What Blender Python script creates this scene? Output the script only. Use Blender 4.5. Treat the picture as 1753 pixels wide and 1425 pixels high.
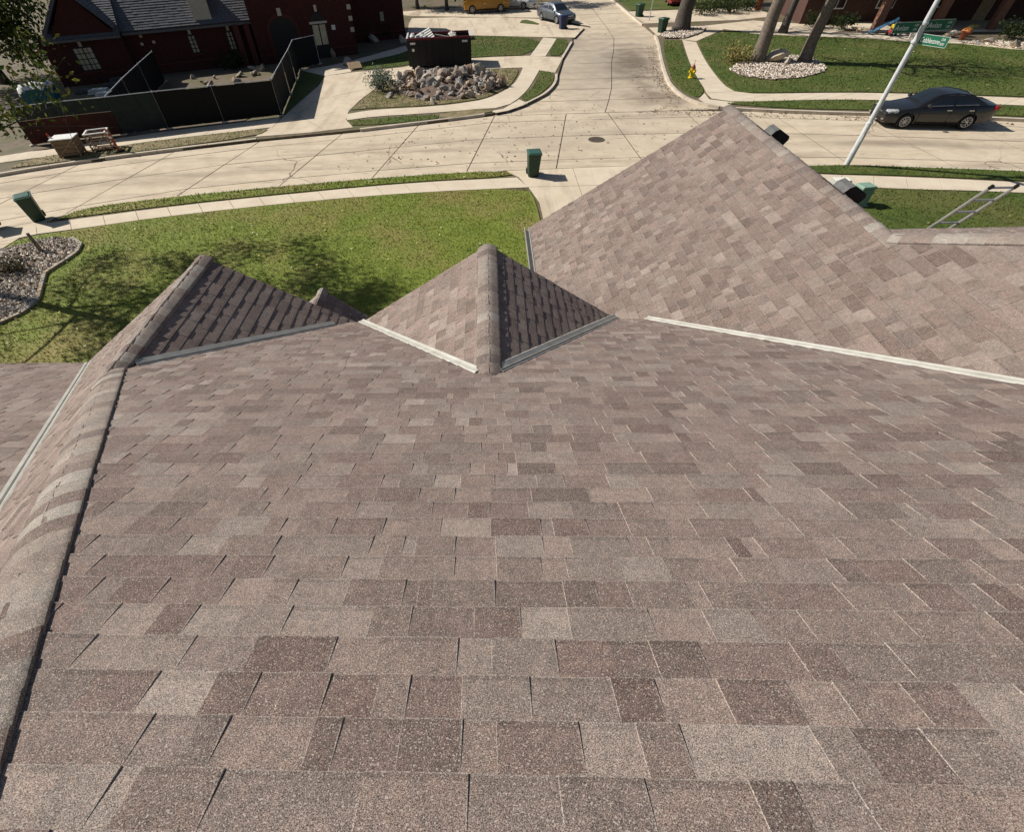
import bpy, math, random
import numpy as np
from mathutils import Vector, Matrix

random.seed(7)
rng = np.random.default_rng(11)
for o in list(bpy.data.objects):
    bpy.data.objects.remove(o)
SC = bpy.context.scene
COL = SC.collection
R = math.radians

# ------------------------------------------------------------------ camera
cam = bpy.data.cameras.new('camera')
camo = bpy.data.objects.new('camera', cam)
COL.objects.link(camo)
cam.sensor_fit = 'HORIZONTAL'
cam.sensor_width = 36.0
cam.lens = 36.0 * 766.0 / 1753.0
cam.shift_x = (876.5 - 806.0) / 1753.0
cam.clip_start = 0.05
cam.clip_end = 600
_p, _r, _y = 0.848466686, 0.0449556864, 0.0531742023
camo.matrix_world = (Matrix.Translation((0, 0, 8.0)) @ Matrix.Rotation(_y, 4, 'Z')
                     @ Matrix.Rotation(math.pi / 2 - _p, 4, 'X') @ Matrix.Rotation(-_r, 4, 'Z'))
SC.camera = camo

# ------------------------------------------------------------------ light
SUN_EL, SUN_AZ = R(38.5), R(162)          # direction towards the sun: from the left and a little ahead
sdir = Vector((math.cos(SUN_EL) * math.cos(SUN_AZ), math.cos(SUN_EL) * math.sin(SUN_AZ), math.sin(SUN_EL)))
W = bpy.data.worlds.new('World')
SC.world = W
W.use_nodes = True
wn = W.node_tree
bg = wn.nodes['Background']
sky = wn.nodes.new('ShaderNodeTexSky')
sky.sky_type = 'NISHITA'
sky.sun_disc = False
sky.sun_elevation = SUN_EL
sky.sun_rotation = math.pi / 2 - SUN_AZ
wn.links.new(sky.outputs[0], bg.inputs[0])
bg.inputs[1].default_value = 0.05
sl = bpy.data.lights.new('sun', 'SUN')
sl.energy = 5.0
sl.angle = R(0.53)
sl.color = (1.0, 0.95, 0.86)
so = bpy.data.objects.new('sun', sl)
so.rotation_euler = sdir.to_track_quat('Z', 'Y').to_euler()
so.location = (-40, 20, 50)
COL.objects.link(so)
SC.view_settings.view_transform = 'Standard'
SC.view_settings.look = 'None'
SC.view_settings.exposure = 0.18
SC.view_settings.gamma = 1.0

# ------------------------------------------------------------------ materials
MATS = {}


def mat(name, c1, c2=None, scale=4.0, rough=0.85, bump=0.0, bscale=None, metal=0.0, spec=0.3, detail=6.0,
        lo=0.35, hi=0.65, c3=None, scale3=0.5, coat=0.0, alpha=None, trans=0.0):
    if name in MATS:
        return MATS[name]
    m = bpy.data.materials.new(name)
    m.use_nodes = True
    nt = m.node_tree
    b = nt.nodes['Principled BSDF']
    b.inputs['Roughness'].default_value = rough
    b.inputs['Metallic'].default_value = metal
    b.inputs['Specular IOR Level'].default_value = spec
    b.inputs['Coat Weight'].default_value = coat
    b.inputs['Transmission Weight'].default_value = trans
    if alpha is not None:
        b.inputs['Alpha'].default_value = alpha
    geo = nt.nodes.new('ShaderNodeNewGeometry')
    if c2 is None:
        c2 = tuple(x * 0.8 for x in c1)
    n = nt.nodes.new('ShaderNodeTexNoise')
    n.inputs['Scale'].default_value = scale
    n.inputs['Detail'].default_value = detail
    n.inputs['Roughness'].default_value = 0.65
    nt.links.new(geo.outputs['Position'], n.inputs['Vector'])
    r = nt.nodes.new('ShaderNodeValToRGB')
    r.color_ramp.elements[0].position = lo
    r.color_ramp.elements[1].position = hi
    r.color_ramp.elements[0].color = (*c2, 1)
    r.color_ramp.elements[1].color = (*c1, 1)
    nt.links.new(n.outputs['Fac'], r.inputs[0])
    col = r.outputs[0]
    if c3 is not None:
        n3 = nt.nodes.new('ShaderNodeTexNoise')
        n3.inputs['Scale'].default_value = scale3
        n3.inputs['Detail'].default_value = 5
        nt.links.new(geo.outputs['Position'], n3.inputs['Vector'])
        r3 = nt.nodes.new('ShaderNodeValToRGB')
        r3.color_ramp.elements[0].position = 0.45
        r3.color_ramp.elements[1].position = 0.68
        r3.color_ramp.elements[0].color = (0, 0, 0, 1)
        r3.color_ramp.elements[1].color = (1, 1, 1, 1)
        nt.links.new(n3.outputs['Fac'], r3.inputs[0])
        mx = nt.nodes.new('ShaderNodeMix')
        mx.data_type = 'RGBA'
        nt.links.new(r3.outputs[0], mx.inputs[0])
        nt.links.new(col, mx.inputs[6])
        mx.inputs[7].default_value = (*c3, 1)
        col = mx.outputs[2]
    nt.links.new(col, b.inputs['Base Color'])
    if bump:
        bn = nt.nodes.new('ShaderNodeTexNoise')
        bn.inputs['Scale'].default_value = bscale or scale * 3
        bn.inputs['Detail'].default_value = 4
        nt.links.new(geo.outputs['Position'], bn.inputs['Vector'])
        bp = nt.nodes.new('ShaderNodeBump')
        bp.inputs['Strength'].default_value = bump
        bp.inputs['Distance'].default_value = 0.02
        nt.links.new(bn.outputs['Fac'], bp.inputs['Height'])
        nt.links.new(bp.outputs[0], b.inputs['Normal'])
    MATS[name] = m
    return m


def shingle_mat(name, attr=True, flat=(0.2, 0.17, 0.15), gscale=370.0, contrast=1.0):
    m = bpy.data.materials.new(name)
    m.use_nodes = True
    nt = m.node_tree
    N, L = nt.nodes.new, nt.links.new
    b = nt.nodes['Principled BSDF']
    b.inputs['Roughness'].default_value = 0.9
    b.inputs['Specular IOR Level'].default_value = 0.25
    geo = N('ShaderNodeNewGeometry')
    if attr:
        at = N('ShaderNodeAttribute')
        at.attribute_name = 'tone'
        base = at.outputs['Color']
    else:
        rgb = N('ShaderNodeRGB')
        rgb.outputs[0].default_value = (*flat, 1)
        base = rgb.outputs[0]

    def noise(s, d=2.0, rg=0.6):
        n = N('ShaderNodeTexNoise')
        n.inputs['Scale'].default_value = s
        n.inputs['Detail'].default_value = d
        n.inputs['Roughness'].default_value = rg
        L(geo.outputs['Position'], n.inputs['Vector'])
        return n

    def ramp(src, p0, v0, p1, v1):
        r = N('ShaderNodeMapRange')
        r.inputs['From Min'].default_value = p0
        r.inputs['From Max'].default_value = p1
        r.inputs['To Min'].default_value = v0
        r.inputs['To Max'].default_value = v1
        L(src, r.inputs['Value'])
        return r.outputs[0]

    g1 = noise(gscale, 3.0, 0.75)
    v1 = ramp(g1.outputs['Fac'], 0.41, 1 - 0.78 * contrast, 0.61, 1 + 0.86 * contrast)
    g3 = noise(7.0, 4.0)
    v3 = ramp(g3.outputs['Fac'], 0.3, 0.88, 0.7, 1.12)
    g4 = noise(0.8, 3.0)
    v4 = ramp(g4.outputs['Fac'], 0.3, 0.93, 0.7, 1.06)
    mm = N('ShaderNodeMath'); mm.operation = 'MULTIPLY'
    L(v1, mm.inputs[0]); L(v3, mm.inputs[1])
    mm2 = N('ShaderNodeMath'); mm2.operation = 'MULTIPLY'
    L(mm.outputs[0], mm2.inputs[0]); L(v4, mm2.inputs[1])
    vm = N('ShaderNodeVectorMath'); vm.operation = 'SCALE'
    L(base, vm.inputs[0]); L(mm2.outputs[0], vm.inputs['Scale'])
    g5 = noise(28.0, 3.0)
    mt = N('ShaderNodeMix'); mt.data_type = 'RGBA'; mt.blend_type = 'MULTIPLY'; mt.inputs[0].default_value = 1.0
    rr = N('ShaderNodeValToRGB'); rr.color_ramp.elements[0].position = .36; rr.color_ramp.elements[1].position = .64
    rr.color_ramp.elements[0].color = (0.89, 0.91, 0.93, 1); rr.color_ramp.elements[1].color = (1.09, 1.06, 1.05, 1)
    L(g5.outputs['Fac'], rr.inputs[0]); L(vm.outputs[0], mt.inputs[6]); L(rr.outputs[0], mt.inputs[7])
    # pale granules
    g2 = noise(gscale * 0.55, 1.0)
    f2 = ramp(g2.outputs['Fac'], 0.60, 0.0, 0.68, 0.8)
    mx = N('ShaderNodeMix'); mx.data_type = 'RGBA'
    L(f2, mx.inputs[0]); L(mt.outputs[2], mx.inputs[6])
    mx.inputs[7].default_value = (0.52, 0.46, 0.40, 1)
    L(mx.outputs[2], b.inputs['Base Color'])
    bp = N('ShaderNodeBump')
    bp.inputs['Strength'].default_value = 0.5
    bp.inputs['Distance'].default_value = 0.004
    L(g1.outputs['Fac'], bp.inputs['Height'])
    L(bp.outputs[0], b.inputs['Normal'])
    MATS[name] = m
    return m


def attr_mat(name, rough=0.8, trans=0.0, vary=0.25, scale=3.0, spec=0.2):
    """colour of each leaf, blade or stone is kept in the face attribute 'tone'"""
    m = bpy.data.materials.new(name)
    m.use_nodes = True
    nt = m.node_tree
    N, L = nt.nodes.new, nt.links.new
    b = nt.nodes['Principled BSDF']
    b.inputs['Roughness'].default_value = rough
    b.inputs['Specular IOR Level'].default_value = spec
    at = N('ShaderNodeAttribute'); at.attribute_name = 'tone'
    geo = N('ShaderNodeNewGeometry')
    n = N('ShaderNodeTexNoise'); n.inputs['Scale'].default_value = scale; n.inputs['Detail'].default_value = 5
    L(geo.outputs['Position'], n.inputs['Vector'])
    r = N('ShaderNodeMapRange')
    r.inputs['From Min'].default_value = 0.3; r.inputs['From Max'].default_value = 0.7
    r.inputs['To Min'].default_value = 1 - vary; r.inputs['To Max'].default_value = 1 + vary
    L(n.outputs['Fac'], r.inputs['Value'])
    vm = N('ShaderNodeVectorMath'); vm.operation = 'SCALE'
    L(at.outputs['Color'], vm.inputs[0]); L(r.outputs[0], vm.inputs['Scale'])
    L(vm.outputs[0], b.inputs['Base Color'])
    if trans:
        tr = N('ShaderNodeBsdfTranslucent')
        L(vm.outputs[0], tr.inputs['Color'])
        ms = N('ShaderNodeMixShader'); ms.inputs[0].default_value = trans
        out = nt.nodes['Material Output']
        L(b.outputs[0], ms.inputs[1]); L(tr.outputs[0], ms.inputs[2]); L(ms.outputs[0], out.inputs['Surface'])
    MATS[name] = m
    return m


def concrete_mat(name, c1, c2, c3, crack=0.0, joint_scale=0.35, streak=None, stains=()):
    """worn concrete: fine speckle, broad stains, tyre streaks, hairline cracks"""
    m = bpy.data.materials.new(name)
    m.use_nodes = True
    nt = m.node_tree
    N, L = nt.nodes.new, nt.links.new
    b = nt.nodes['Principled BSDF']
    b.inputs['Roughness'].default_value = 0.9
    b.inputs['Specular IOR Level'].default_value = 0.2
    geo = N('ShaderNodeNewGeometry')

    def noise(s, d=5.0, sc=None):
        n = N('ShaderNodeTexNoise')
        n.inputs['Scale'].default_value = s
        n.inputs['Detail'].default_value = d
        n.inputs['Roughness'].default_value = 0.65
        if sc:
            mp = N('ShaderNodeMapping')
            mp.inputs['Rotation'].default_value = (0, 0, sc[2])
            mp.inputs['Scale'].default_value = (sc[0], sc[1], 1)
            L(geo.outputs['Position'], mp.inputs['Vector']); L(mp.outputs[0], n.inputs['Vector'])
        else:
            L(geo.outputs['Position'], n.inputs['Vector'])
        return n.outputs['Fac']

    def ramp(src, p0, p1, v0=0.0, v1=1.0):
        r = N('ShaderNodeMapRange')
        for k, v in (('From Min', p0), ('From Max', p1), ('To Min', v0), ('To Max', v1)):
            r.inputs[k].default_value = v
        L(src, r.inputs['Value'])
        return r.outputs[0]

    def mix(f, a, c):
        x = N('ShaderNodeMix'); x.data_type = 'RGBA'
        L(f, x.inputs[0])
        if isinstance(a, tuple): x.inputs[6].default_value = (*a, 1)
        else: L(a, x.inputs[6])
        if isinstance(c, tuple): x.inputs[7].default_value = (*c, 1)
        else: L(c, x.inputs[7])
        return x.outputs[2]

    col = mix(ramp(noise(1.1), 0.38, 0.66), c1, c2)
    col = mix(ramp(noise(0.22, 6), 0.50, 0.74, 0, 0.75), col, c3)
    col = mix(ramp(noise(22, 3), 0.56, 0.74, 0, 0.6), col, tuple(x * 0.7 for x in c2))
    if streak:
        col = mix(ramp(noise(1.0, 5, streak), 0.50, 0.74, 0, 0.8), col, tuple(x * 0.62 for x in c3))
    if stains:                                              # smeared dark specks along the street
        col = mix(ramp(noise(1.0, 3, (1.1, 5.5, R(-6))), 0.63, 0.70, 0, 0.55), col, tuple(x * 0.45 for x in c3))
    if crack:
        wob = N('ShaderNodeTexNoise'); wob.inputs['Scale'].default_value = 1.3; wob.inputs['Detail'].default_value = 4
        L(geo.outputs['Position'], wob.inputs['Vector'])
        ad = N('ShaderNodeMix'); ad.data_type = 'VECTOR'; ad.inputs[0].default_value = 0.35
        L(geo.outputs['Position'], ad.inputs[4]); L(wob.outputs['Color'], ad.inputs[5])
        vo = N('ShaderNodeTexVoronoi'); vo.feature = 'DISTANCE_TO_EDGE'; vo.inputs['Scale'].default_value = joint_scale
        L(ad.outputs[1], vo.inputs['Vector'])
        near = ramp(vo.outputs['Distance'], 0.002, 0.008, 1, 0)
        gate = ramp(noise(0.16, 2), 0.50, 0.62, 0, crack)
        mu = N('ShaderNodeMath'); mu.operation = 'MULTIPLY'; L(near, mu.inputs[0]); L(gate, mu.inputs[1])
        col = mix(mu.outputs[0], col, (0.07, 0.055, 0.045))
    for (sx, sy, rx, ry, an, amt, sc) in stains:            # oil and dirt stains with their own outline
        mp = N('ShaderNodeMapping'); mp.vector_type = 'TEXTURE'
        mp.inputs['Location'].default_value = (sx, sy, 0); mp.inputs['Rotation'].default_value = (0, 0, an); mp.inputs['Scale'].default_value = (rx, ry, 100)
        wb = N('ShaderNodeTexNoise'); wb.inputs['Scale'].default_value = 0.9; wb.inputs['Detail'].default_value = 6
        L(geo.outputs['Position'], wb.inputs['Vector'])
        L(geo.outputs['Position'], mp.inputs['Vector'])
        ln = N('ShaderNodeVectorMath'); ln.operation = 'LENGTH'; L(mp.outputs[0], ln.inputs[0])
        ad2 = N('ShaderNodeMath'); ad2.operation = 'MULTIPLY_ADD'; L(wb.outputs['Fac'], ad2.inputs[0]); ad2.inputs[1].default_value = 1.3; L(ln.outputs['Value'], ad2.inputs[2])
        col = mix(ramp(ad2.outputs[0], 0.80, 1.85, amt, 0), col, sc)
    L(col, b.inputs['Base Color'])
    bp = N('ShaderNodeBump'); bp.inputs['Strength'].default_value = 0.25; bp.inputs['Distance'].default_value = 0.01
    L(noise(45, 3), bp.inputs['Height']); L(bp.outputs[0], b.inputs['Normal'])
    MATS[name] = m
    return m


shingle_mat('roof_shingle')
shingle_mat('roof_deck', attr=False, flat=(0.19, 0.16, 0.145), gscale=120)
concrete_mat('road_concrete', (0.64, 0.54, 0.41), (0.55, 0.455, 0.335), (0.43, 0.345, 0.26), crack=0.8, streak=(0.10, 0.9, R(-12)),
             stains=((4, 27, 7, 3, R(10), 0.35, (0.36, 0.30, 0.24)), (9.5, 43, 5.5, 13, R(-8), 0.75, (0.33, 0.28, 0.23)), (11.0, 33.5, 2.6, 2.2, 0, 0.7, (0.22, 0.165, 0.125)), (20.5, 24.4, 4.2, .55, R(-9), 0.75, (0.27, 0.22, 0.17)), (11.3, 43, 2.2, 7.0, R(-10), 0.8, (0.15, 0.115, 0.09)), (7.5, 52, 2.2, 5.0, R(-10), 0.5, (0.27, 0.22, 0.18))))
concrete_mat('walk_concrete', (0.68, 0.59, 0.46), (0.60, 0.51, 0.39), (0.52, 0.43, 0.33))
concrete_mat('drive_concrete', (0.68, 0.58, 0.45), (0.60, 0.50, 0.37), (0.50, 0.40, 0.29), crack=0.5, streak=(0.8, 0.1, R(20)))
concrete_mat('kerb_concrete', (0.62, 0.55, 0.45), (0.50, 0.43, 0.34), (0.40, 0.33, 0.26))
mat('joint_dirt', (0.10, 0.078, 0.058), (0.05, 0.04, 0.03), 8)
mat('soil', (0.20, 0.15, 0.10), (0.11, 0.085, 0.06), 3, c3=(0.10, 0.10, 0.04), scale3=0.6, bump=0.4)
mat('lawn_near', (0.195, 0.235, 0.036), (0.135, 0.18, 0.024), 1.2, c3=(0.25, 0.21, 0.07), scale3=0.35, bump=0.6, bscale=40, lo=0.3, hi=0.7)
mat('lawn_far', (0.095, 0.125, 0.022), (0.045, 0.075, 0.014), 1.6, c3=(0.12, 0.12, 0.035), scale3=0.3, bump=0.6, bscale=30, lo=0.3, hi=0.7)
mat('lawn_dry', (0.30, 0.235, 0.13), (0.17, 0.14, 0.075), 3, c3=(0.13, 0.13, 0.04), scale3=1.1, bump=0.5, bscale=30)
attr_mat('grass_blade', 0.7, 0.25, 0.3, 1.3)
attr_mat('leaf', 0.6, 0.35, 0.2, 2.0)
attr_mat('stone', 0.9, 0.0, 0.35, 9.0)
mat('bark', (0.22, 0.18, 0.145), (0.10, 0.08, 0.065), 9, bump=0.9, bscale=25)
mat('bark_dark', (0.12, 0.10, 0.085), (0.05, 0.042, 0.036), 9, bump=0.9, bscale=25)
mat('valley_metal', (0.52, 0.51, 0.47), (0.40, 0.385, 0.34), 6, 0.5, spec=0.4)
mat('gutter_metal', (0.42, 0.41, 0.38), (0.33, 0.32, 0.30), 6, 0.5, spec=0.4)
mat('tan_brick', (0.34, 0.22, 0.16), (0.24, 0.15, 0.11), 12, bump=0.3)
mat('white_trim', (0.75, 0.73, 0.68), (0.65, 0.62, 0.57), 5, 0.6)
mat('vent_top', (0.13, 0.13, 0.128), (0.09, 0.09, 0.088), 10, 0.6)
mat('vent_dark', (0.02, 0.02, 0.02), (0.012, 0.012, 0.012), 10, 0.6)

# ------------------------------------------------------------------ mesh helpers


class MB:
    def __init__(s):
        s.v = []; s.f = []; s.t = []; s.mi = []

    def add(s, vs, fs, tone=None, mi=0):
        k = len(s.v)
        s.v.extend([tuple(p) for p in vs])
        for q in fs:
            s.f.append(tuple(i + k for i in q)); s.t.append(tone); s.mi.append(mi)

    def box(s, c, d, rz=0.0, taper=1.0, mi=0, tone=None, M=None):
        x, y, z = d[0] / 2, d[1] / 2, d[2] / 2
        vs = []
        for zz, k in ((-z, taper), (z, 1.0)):
            for xx, yy in ((-x, -y), (x, -y), (x, y), (-x, y)):
                vs.append(Vector((xx * k, yy * k, zz)))
        m = Matrix.Translation(c) @ (M if M is not None else Matrix.Rotation(rz, 4, 'Z'))
        s.add([m @ v for v in vs], [(3, 2, 1, 0), (4, 5, 6, 7), (0, 1, 5, 4), (1, 2, 6, 5), (2, 3, 7, 6), (3, 0, 4, 7)], tone, mi)

    def prism(s, poly, z0, z1, tone=None, mi=0):
        a = sum(poly[i][0] * poly[(i + 1) % len(poly)][1] - poly[(i + 1) % len(poly)][0] * poly[i][1] for i in range(len(poly)))
        if a < 0:
            poly = poly[::-1]
        n = len(poly)
        f0 = z0 if callable(z0) else (lambda x, y: z0)
        f1 = z1 if callable(z1) else (lambda x, y: z1)
        vs = [(x, y, f0(x, y)) for x, y in poly] + [(x, y, f1(x, y)) for x, y in poly]
        fs = [tuple(range(n))[::-1], tuple(range(n, 2 * n))] + [(i, (i + 1) % n, n + (i + 1) % n, n + i) for i in range(n)]
        s.add(vs, fs, tone, mi)

    def tube(s, pts, rad, n=8, caps=True, mi=0, tone=None):
        pts = [Vector(p) for p in pts]
        if not hasattr(rad, '__len__'):
            rad = [rad] * len(pts)
        vs, fs = [], []
        ref = None
        for i, p in enumerate(pts):
            t = (pts[min(i + 1, len(pts) - 1)] - pts[max(i - 1, 0)]).normalized()
            if ref is None:
                ref = Vector((0, 0, 1)) if abs(t.z) < 0.9 else Vector((1, 0, 0))
            a = t.cross(ref).normalized(); b = t.cross(a).normalized()
            ref = -b if False else ref
            for k in range(n):
                w = 2 * math.pi * k / n
                vs.append(p + (a * math.cos(w) + b * math.sin(w)) * rad[i])
        for i in range(len(pts) - 1):
            for k in range(n):
                fs.append((i * n + k, i * n + (k + 1) % n, (i + 1) * n + (k + 1) % n, (i + 1) * n + k))
        if caps:
            fs.append(tuple(range(n))[::-1]); fs.append(tuple(range((len(pts) - 1) * n, len(pts) * n)))
        s.add(vs, fs, tone, mi)

    def lathe(s, prof, n=16, at=(0, 0, 0), M=None, mi=0, ring=False):
        vs, fs = [], []
        for r, z in prof:
            for k in range(n):
                w = 2 * math.pi * k / n
                v = Vector((r * math.cos(w), r * math.sin(w), z))
                if M is not None:
                    v = M @ v
                vs.append(v + Vector(at))
        m = len(prof)
        for i in range(m - 1):
            for k in range(n):
                fs.append((i * n + k, i * n + (k + 1) % n, (i + 1) * n + (k + 1) % n, (i + 1) * n + k))
        if ring:
            fs += [((m - 1) * n + k, (m - 1) * n + (k + 1) % n, (k + 1) % n, k) for k in range(n)]
        else:
            fs.append(tuple(range(n))[::-1]); fs.append(tuple(range((m - 1) * n, m * n)))
        s.add(vs, fs, None, mi)

    def mesh(s, name):
        me = bpy.data.meshes.new(name)
        me.from_pydata(s.v, [], s.f)
        if any(t is not None for t in s.t):
            at = me.attributes.new('tone', 'FLOAT_COLOR', 'FACE')
            arr = np.array([(*t, 1.0) if t is not None else (0.2, 0.2, 0.2, 1.0) for t in s.t], dtype=np.float32)
            at.data.foreach_set('color', arr.ravel())
        return me

    def build(s, name, m, parent=None, smooth=False, mats=None, loc=None):
        me = s.mesh(name)
        for x in (mats or [m]):
            me.materials.append(MATS[x] if isinstance(x, str) else x)
        if mats:
            me.polygons.foreach_set('material_index', s.mi)
        if smooth:
            me.polygons.foreach_set('use_smooth', [True] * len(me.polygons))
        o = bpy.data.objects.new(name, me)
        COL.objects.link(o)
        if parent is not None:
            o.parent = parent
        if loc is not None:
            o.location = loc
        return o


def tag(o, label=None, cat=None, group=None, kind=None):
    if label: o['label'] = label
    if cat: o['category'] = cat
    if group: o['group'] = group
    if kind: o['kind'] = kind
    return o


def thing(name, label, cat, loc=(0, 0, 0), rz=0.0, group=None):
    o = bpy.data.objects.new(name, None)
    o.empty_display_size = 0.2
    COL.objects.link(o)
    o.location = loc
    o.rotation_euler = (0, 0, rz)
    return tag(o, label, cat, group)


def bevel(o, w, seg=2):
    b = o.modifiers.new('bevel', 'BEVEL')
    b.width = w; b.segments = seg; b.limit_method = 'ANGLE'; b.angle_limit = R(35)
    return o


def dup(root, loc, rz=0.0, label=None, group=None, scale=None):
    r = root.copy(); COL.objects.link(r)
    r.location = loc; r.rotation_euler = (0, 0, rz)
    if label: r['label'] = label
    if group: r['group'] = group
    if scale: r.scale = (scale,) * 3
    for ch in list(root.children):
        c = ch.copy(); COL.objects.link(c); c.parent = r
        for gch in ch.children:
            d = gch.copy(); COL.objects.link(d); d.parent = c
    return r


def clip_half(poly, a, b, c):
    """keep a*x+b*y+c >= 0"""
    out = []
    n = len(poly)
    for i in range(n):
        p, q = poly[i], poly[(i + 1) % n]
        dp, dq = a * p[0] + b * p[1] + c, a * q[0] + b * q[1] + c
        if dp >= 0: out.append(p)
        if dp * dq < 0:
            t = dp / (dp - dq)
            out.append((p[0] + (q[0] - p[0]) * t, p[1] + (q[1] - p[1]) * t))
    return out


def area(poly):
    return 0.5 * sum(poly[i][0] * poly[(i + 1) % len(poly)][1] - poly[(i + 1) % len(poly)][0] * poly[i][1] for i in range(len(poly)))


def clip_convex(poly, conv):
    if area(conv) < 0: conv = conv[::-1]
    n = len(conv)
    for i in range(n):
        if len(poly) < 3: return []
        (x0, y0), (x1, y1) = conv[i], conv[(i + 1) % n]
        a, b = -(y1 - y0), x1 - x0
        poly = clip_half(poly, a, b, -(a * x0 + b * y0))
    return poly


def inside(p, poly):
    x, y = p; r = False
    for i in range(len(poly)):
        (x0, y0), (x1, y1) = poly[i], poly[i - 1]
        if (y0 > y) != (y1 > y) and x < (x1 - x0) * (y - y0) / (y1 - y0) + x0: r = not r
    return r


def inside_np(P, poly):
    x, y = P[:, 0], P[:, 1]; r = np.zeros(len(P), bool)
    for i in range(len(poly)):
        (x0, y0), (x1, y1) = poly[i], poly[i - 1]
        if y0 == y1: continue
        c = ((y0 > y) != (y1 > y)) & (x < (x1 - x0) * (y - y0) / (y1 - y0) + x0)
        r ^= c
    return r


def scatter(poly, n):
    p = np.array(poly); lo, hi = p.min(0), p.max(0)
    bb = np.prod(hi - lo); k = int(n * bb / max(abs(area(poly)), 0.01)) + 10
    P = lo + rng.random((k, 2)) * (hi - lo)
    return P[inside_np(P, poly)]


def interp(tab, x, i=0, j=1):
    return float(np.interp(x, [t[i] for t in tab], [t[j] for t in tab]))


def resample(pts, n):
    P = np.array(pts, float)
    d = np.r_[0, np.cumsum(np.linalg.norm(np.diff(P, axis=0), axis=1))]
    t = np.linspace(0, d[-1], n)
    return [(float(np.interp(s, d, P[:, 0])), float(np.interp(s, d, P[:, 1]))) for s in t]


def smooth_line(pts, it=2):
    P = [tuple(p) for p in pts]
    for _ in range(it):
        Q = [P[0]]
        for a, b in zip(P[:-1], P[1:]):
            Q += [(a[0] * .75 + b[0] * .25, a[1] * .75 + b[1] * .25), (a[0] * .25 + b[0] * .75, a[1] * .25 + b[1] * .75)]
        Q.append(P[-1]); P = Q
    return P


def np_mesh(name, V, Fn, tones, m, parent=None, verts_per=3):
    """V (n,k,3) faces with k own vertices each"""
    n, k = V.shape[:2]
    me = bpy.data.meshes.new(name)
    me.vertices.add(n * k); me.vertices.foreach_set('co', V.astype(np.float32).ravel())
    me.loops.add(n * k); me.loops.foreach_set('vertex_index', np.arange(n * k, dtype=np.int32))
    me.polygons.add(n); me.polygons.foreach_set('loop_start', np.arange(0, n * k, k, dtype=np.int32))
    me.update(calc_edges=True)
    at = me.attributes.new('tone', 'FLOAT_COLOR', 'FACE')
    at.data.foreach_set('color', np.c_[tones, np.ones(n)].astype(np.float32).ravel())
    me.materials.append(MATS[m])
    o = bpy.data.objects.new(name, me); COL.objects.link(o)
    if parent is not None: o.parent = parent
    return o


# ------------------------------------------------------------------ ground, road, pavements
ground = MB()
ground.prism([(-300, -200), (300, -200), (300, 400), (-300, 400)], -0.9, -0.22)
tag(ground.build('ground', 'soil'), kind='structure')

near_k = [(-60, -1), (-40, 8), (-26, 14.6), (-20.3, 17.0), (-17.6, 18.5), (-16.5, 19.2), (-13.3, 20.1), (-8.7, 21.0), (-3.5, 21.8),
          (0.8, 22.1), (6, 22.3), (14.4, 21.9), (19.5, 21.25), (22.7, 20.7), (40, 17.3), (70, 11)]
far_kl = [(-60, 4), (-40, 14.5), (-24, 23.2), (-21.7, 24.3), (-18.5, 25.5), (-12.5, 27.3), (-7.4, 28.4), (-2.7, 29.7), (0.2, 30.7)]
far_kr = [(13.8, 30.7), (16.9, 29.75), (21.1, 28.95), (26.6, 27.6), (45, 22.6), (70, 15.5)]
far_all = far_kl + far_kr
side_l = [(0.2, 30.7), (1.4, 31.4), (2.8, 32.8), (4.0, 34.6), (4.9, 37.2), (5.2, 39.4), (6.2, 44.7), (7.7, 50.7), (8.3, 56), (8.8, 63), (9.6, 76), (10.5, 100)]
side_r = [(13.8, 30.7), (12.9, 31.4), (12.35, 32.6), (12.15, 34.3), (12.3, 36.9), (13.5, 43.2), (14.9, 49.5), (15.4, 52.6), (15.6, 61.9), (15.9, 72.5), (16.5, 100)]

road = MB()
xs = np.linspace(-60, 70, 80)
for a, b in zip(xs[:-1], xs[1:]):
    road.prism([(a, interp(near_k, a) - .3), (b, interp(near_k, b) - .3), (b, interp(far_all, b) + .3), (a, interp(far_all, a) + .3)], -0.2, -0.131)
ys = np.linspace(30.9, 100, 40)
for a, b in zip(ys[:-1], ys[1:]):
    road.prism([(interp(side_l, a, 1, 0) - .3, a), (interp(side_r, a, 1, 0) + .3, a), (interp(side_r, b, 1, 0) + .3, b), (interp(side_l, b, 1, 0) - .3, b)], -0.2, -0.1305)
roado = tag(road.build('road', 'joint_dirt'), kind='structure')


def inset(poly, d):
    """shrink a convex-ish polygon towards its inside by d"""
    if area(poly) < 0: poly = poly[::-1]
    out = list(poly)
    n = len(poly)
    for i in range(n):
        (x0, y0), (x1, y1) = poly[i], poly[(i + 1) % n]
        l = math.hypot(x1 - x0, y1 - y0)
        if l < 1e-6: continue
        a, b = -(y1 - y0) / l, (x1 - x0) / l
        out = clip_half(out, a, b, -(a * x0 + b * y0) - d)
        if len(out) < 3: return []
    return out


def slab(parent, poly, z0, z1, m, gap=0.026, name='slab'):
    p = inset(poly, gap)
    if len(p) < 3 or abs(area(p)) < 0.03: return
    b = MB(); dz = random.uniform(-0.003, 0.003)
    b.prism(p, z0, z1 + dz)
    return b.build(name, m, parent)


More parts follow.
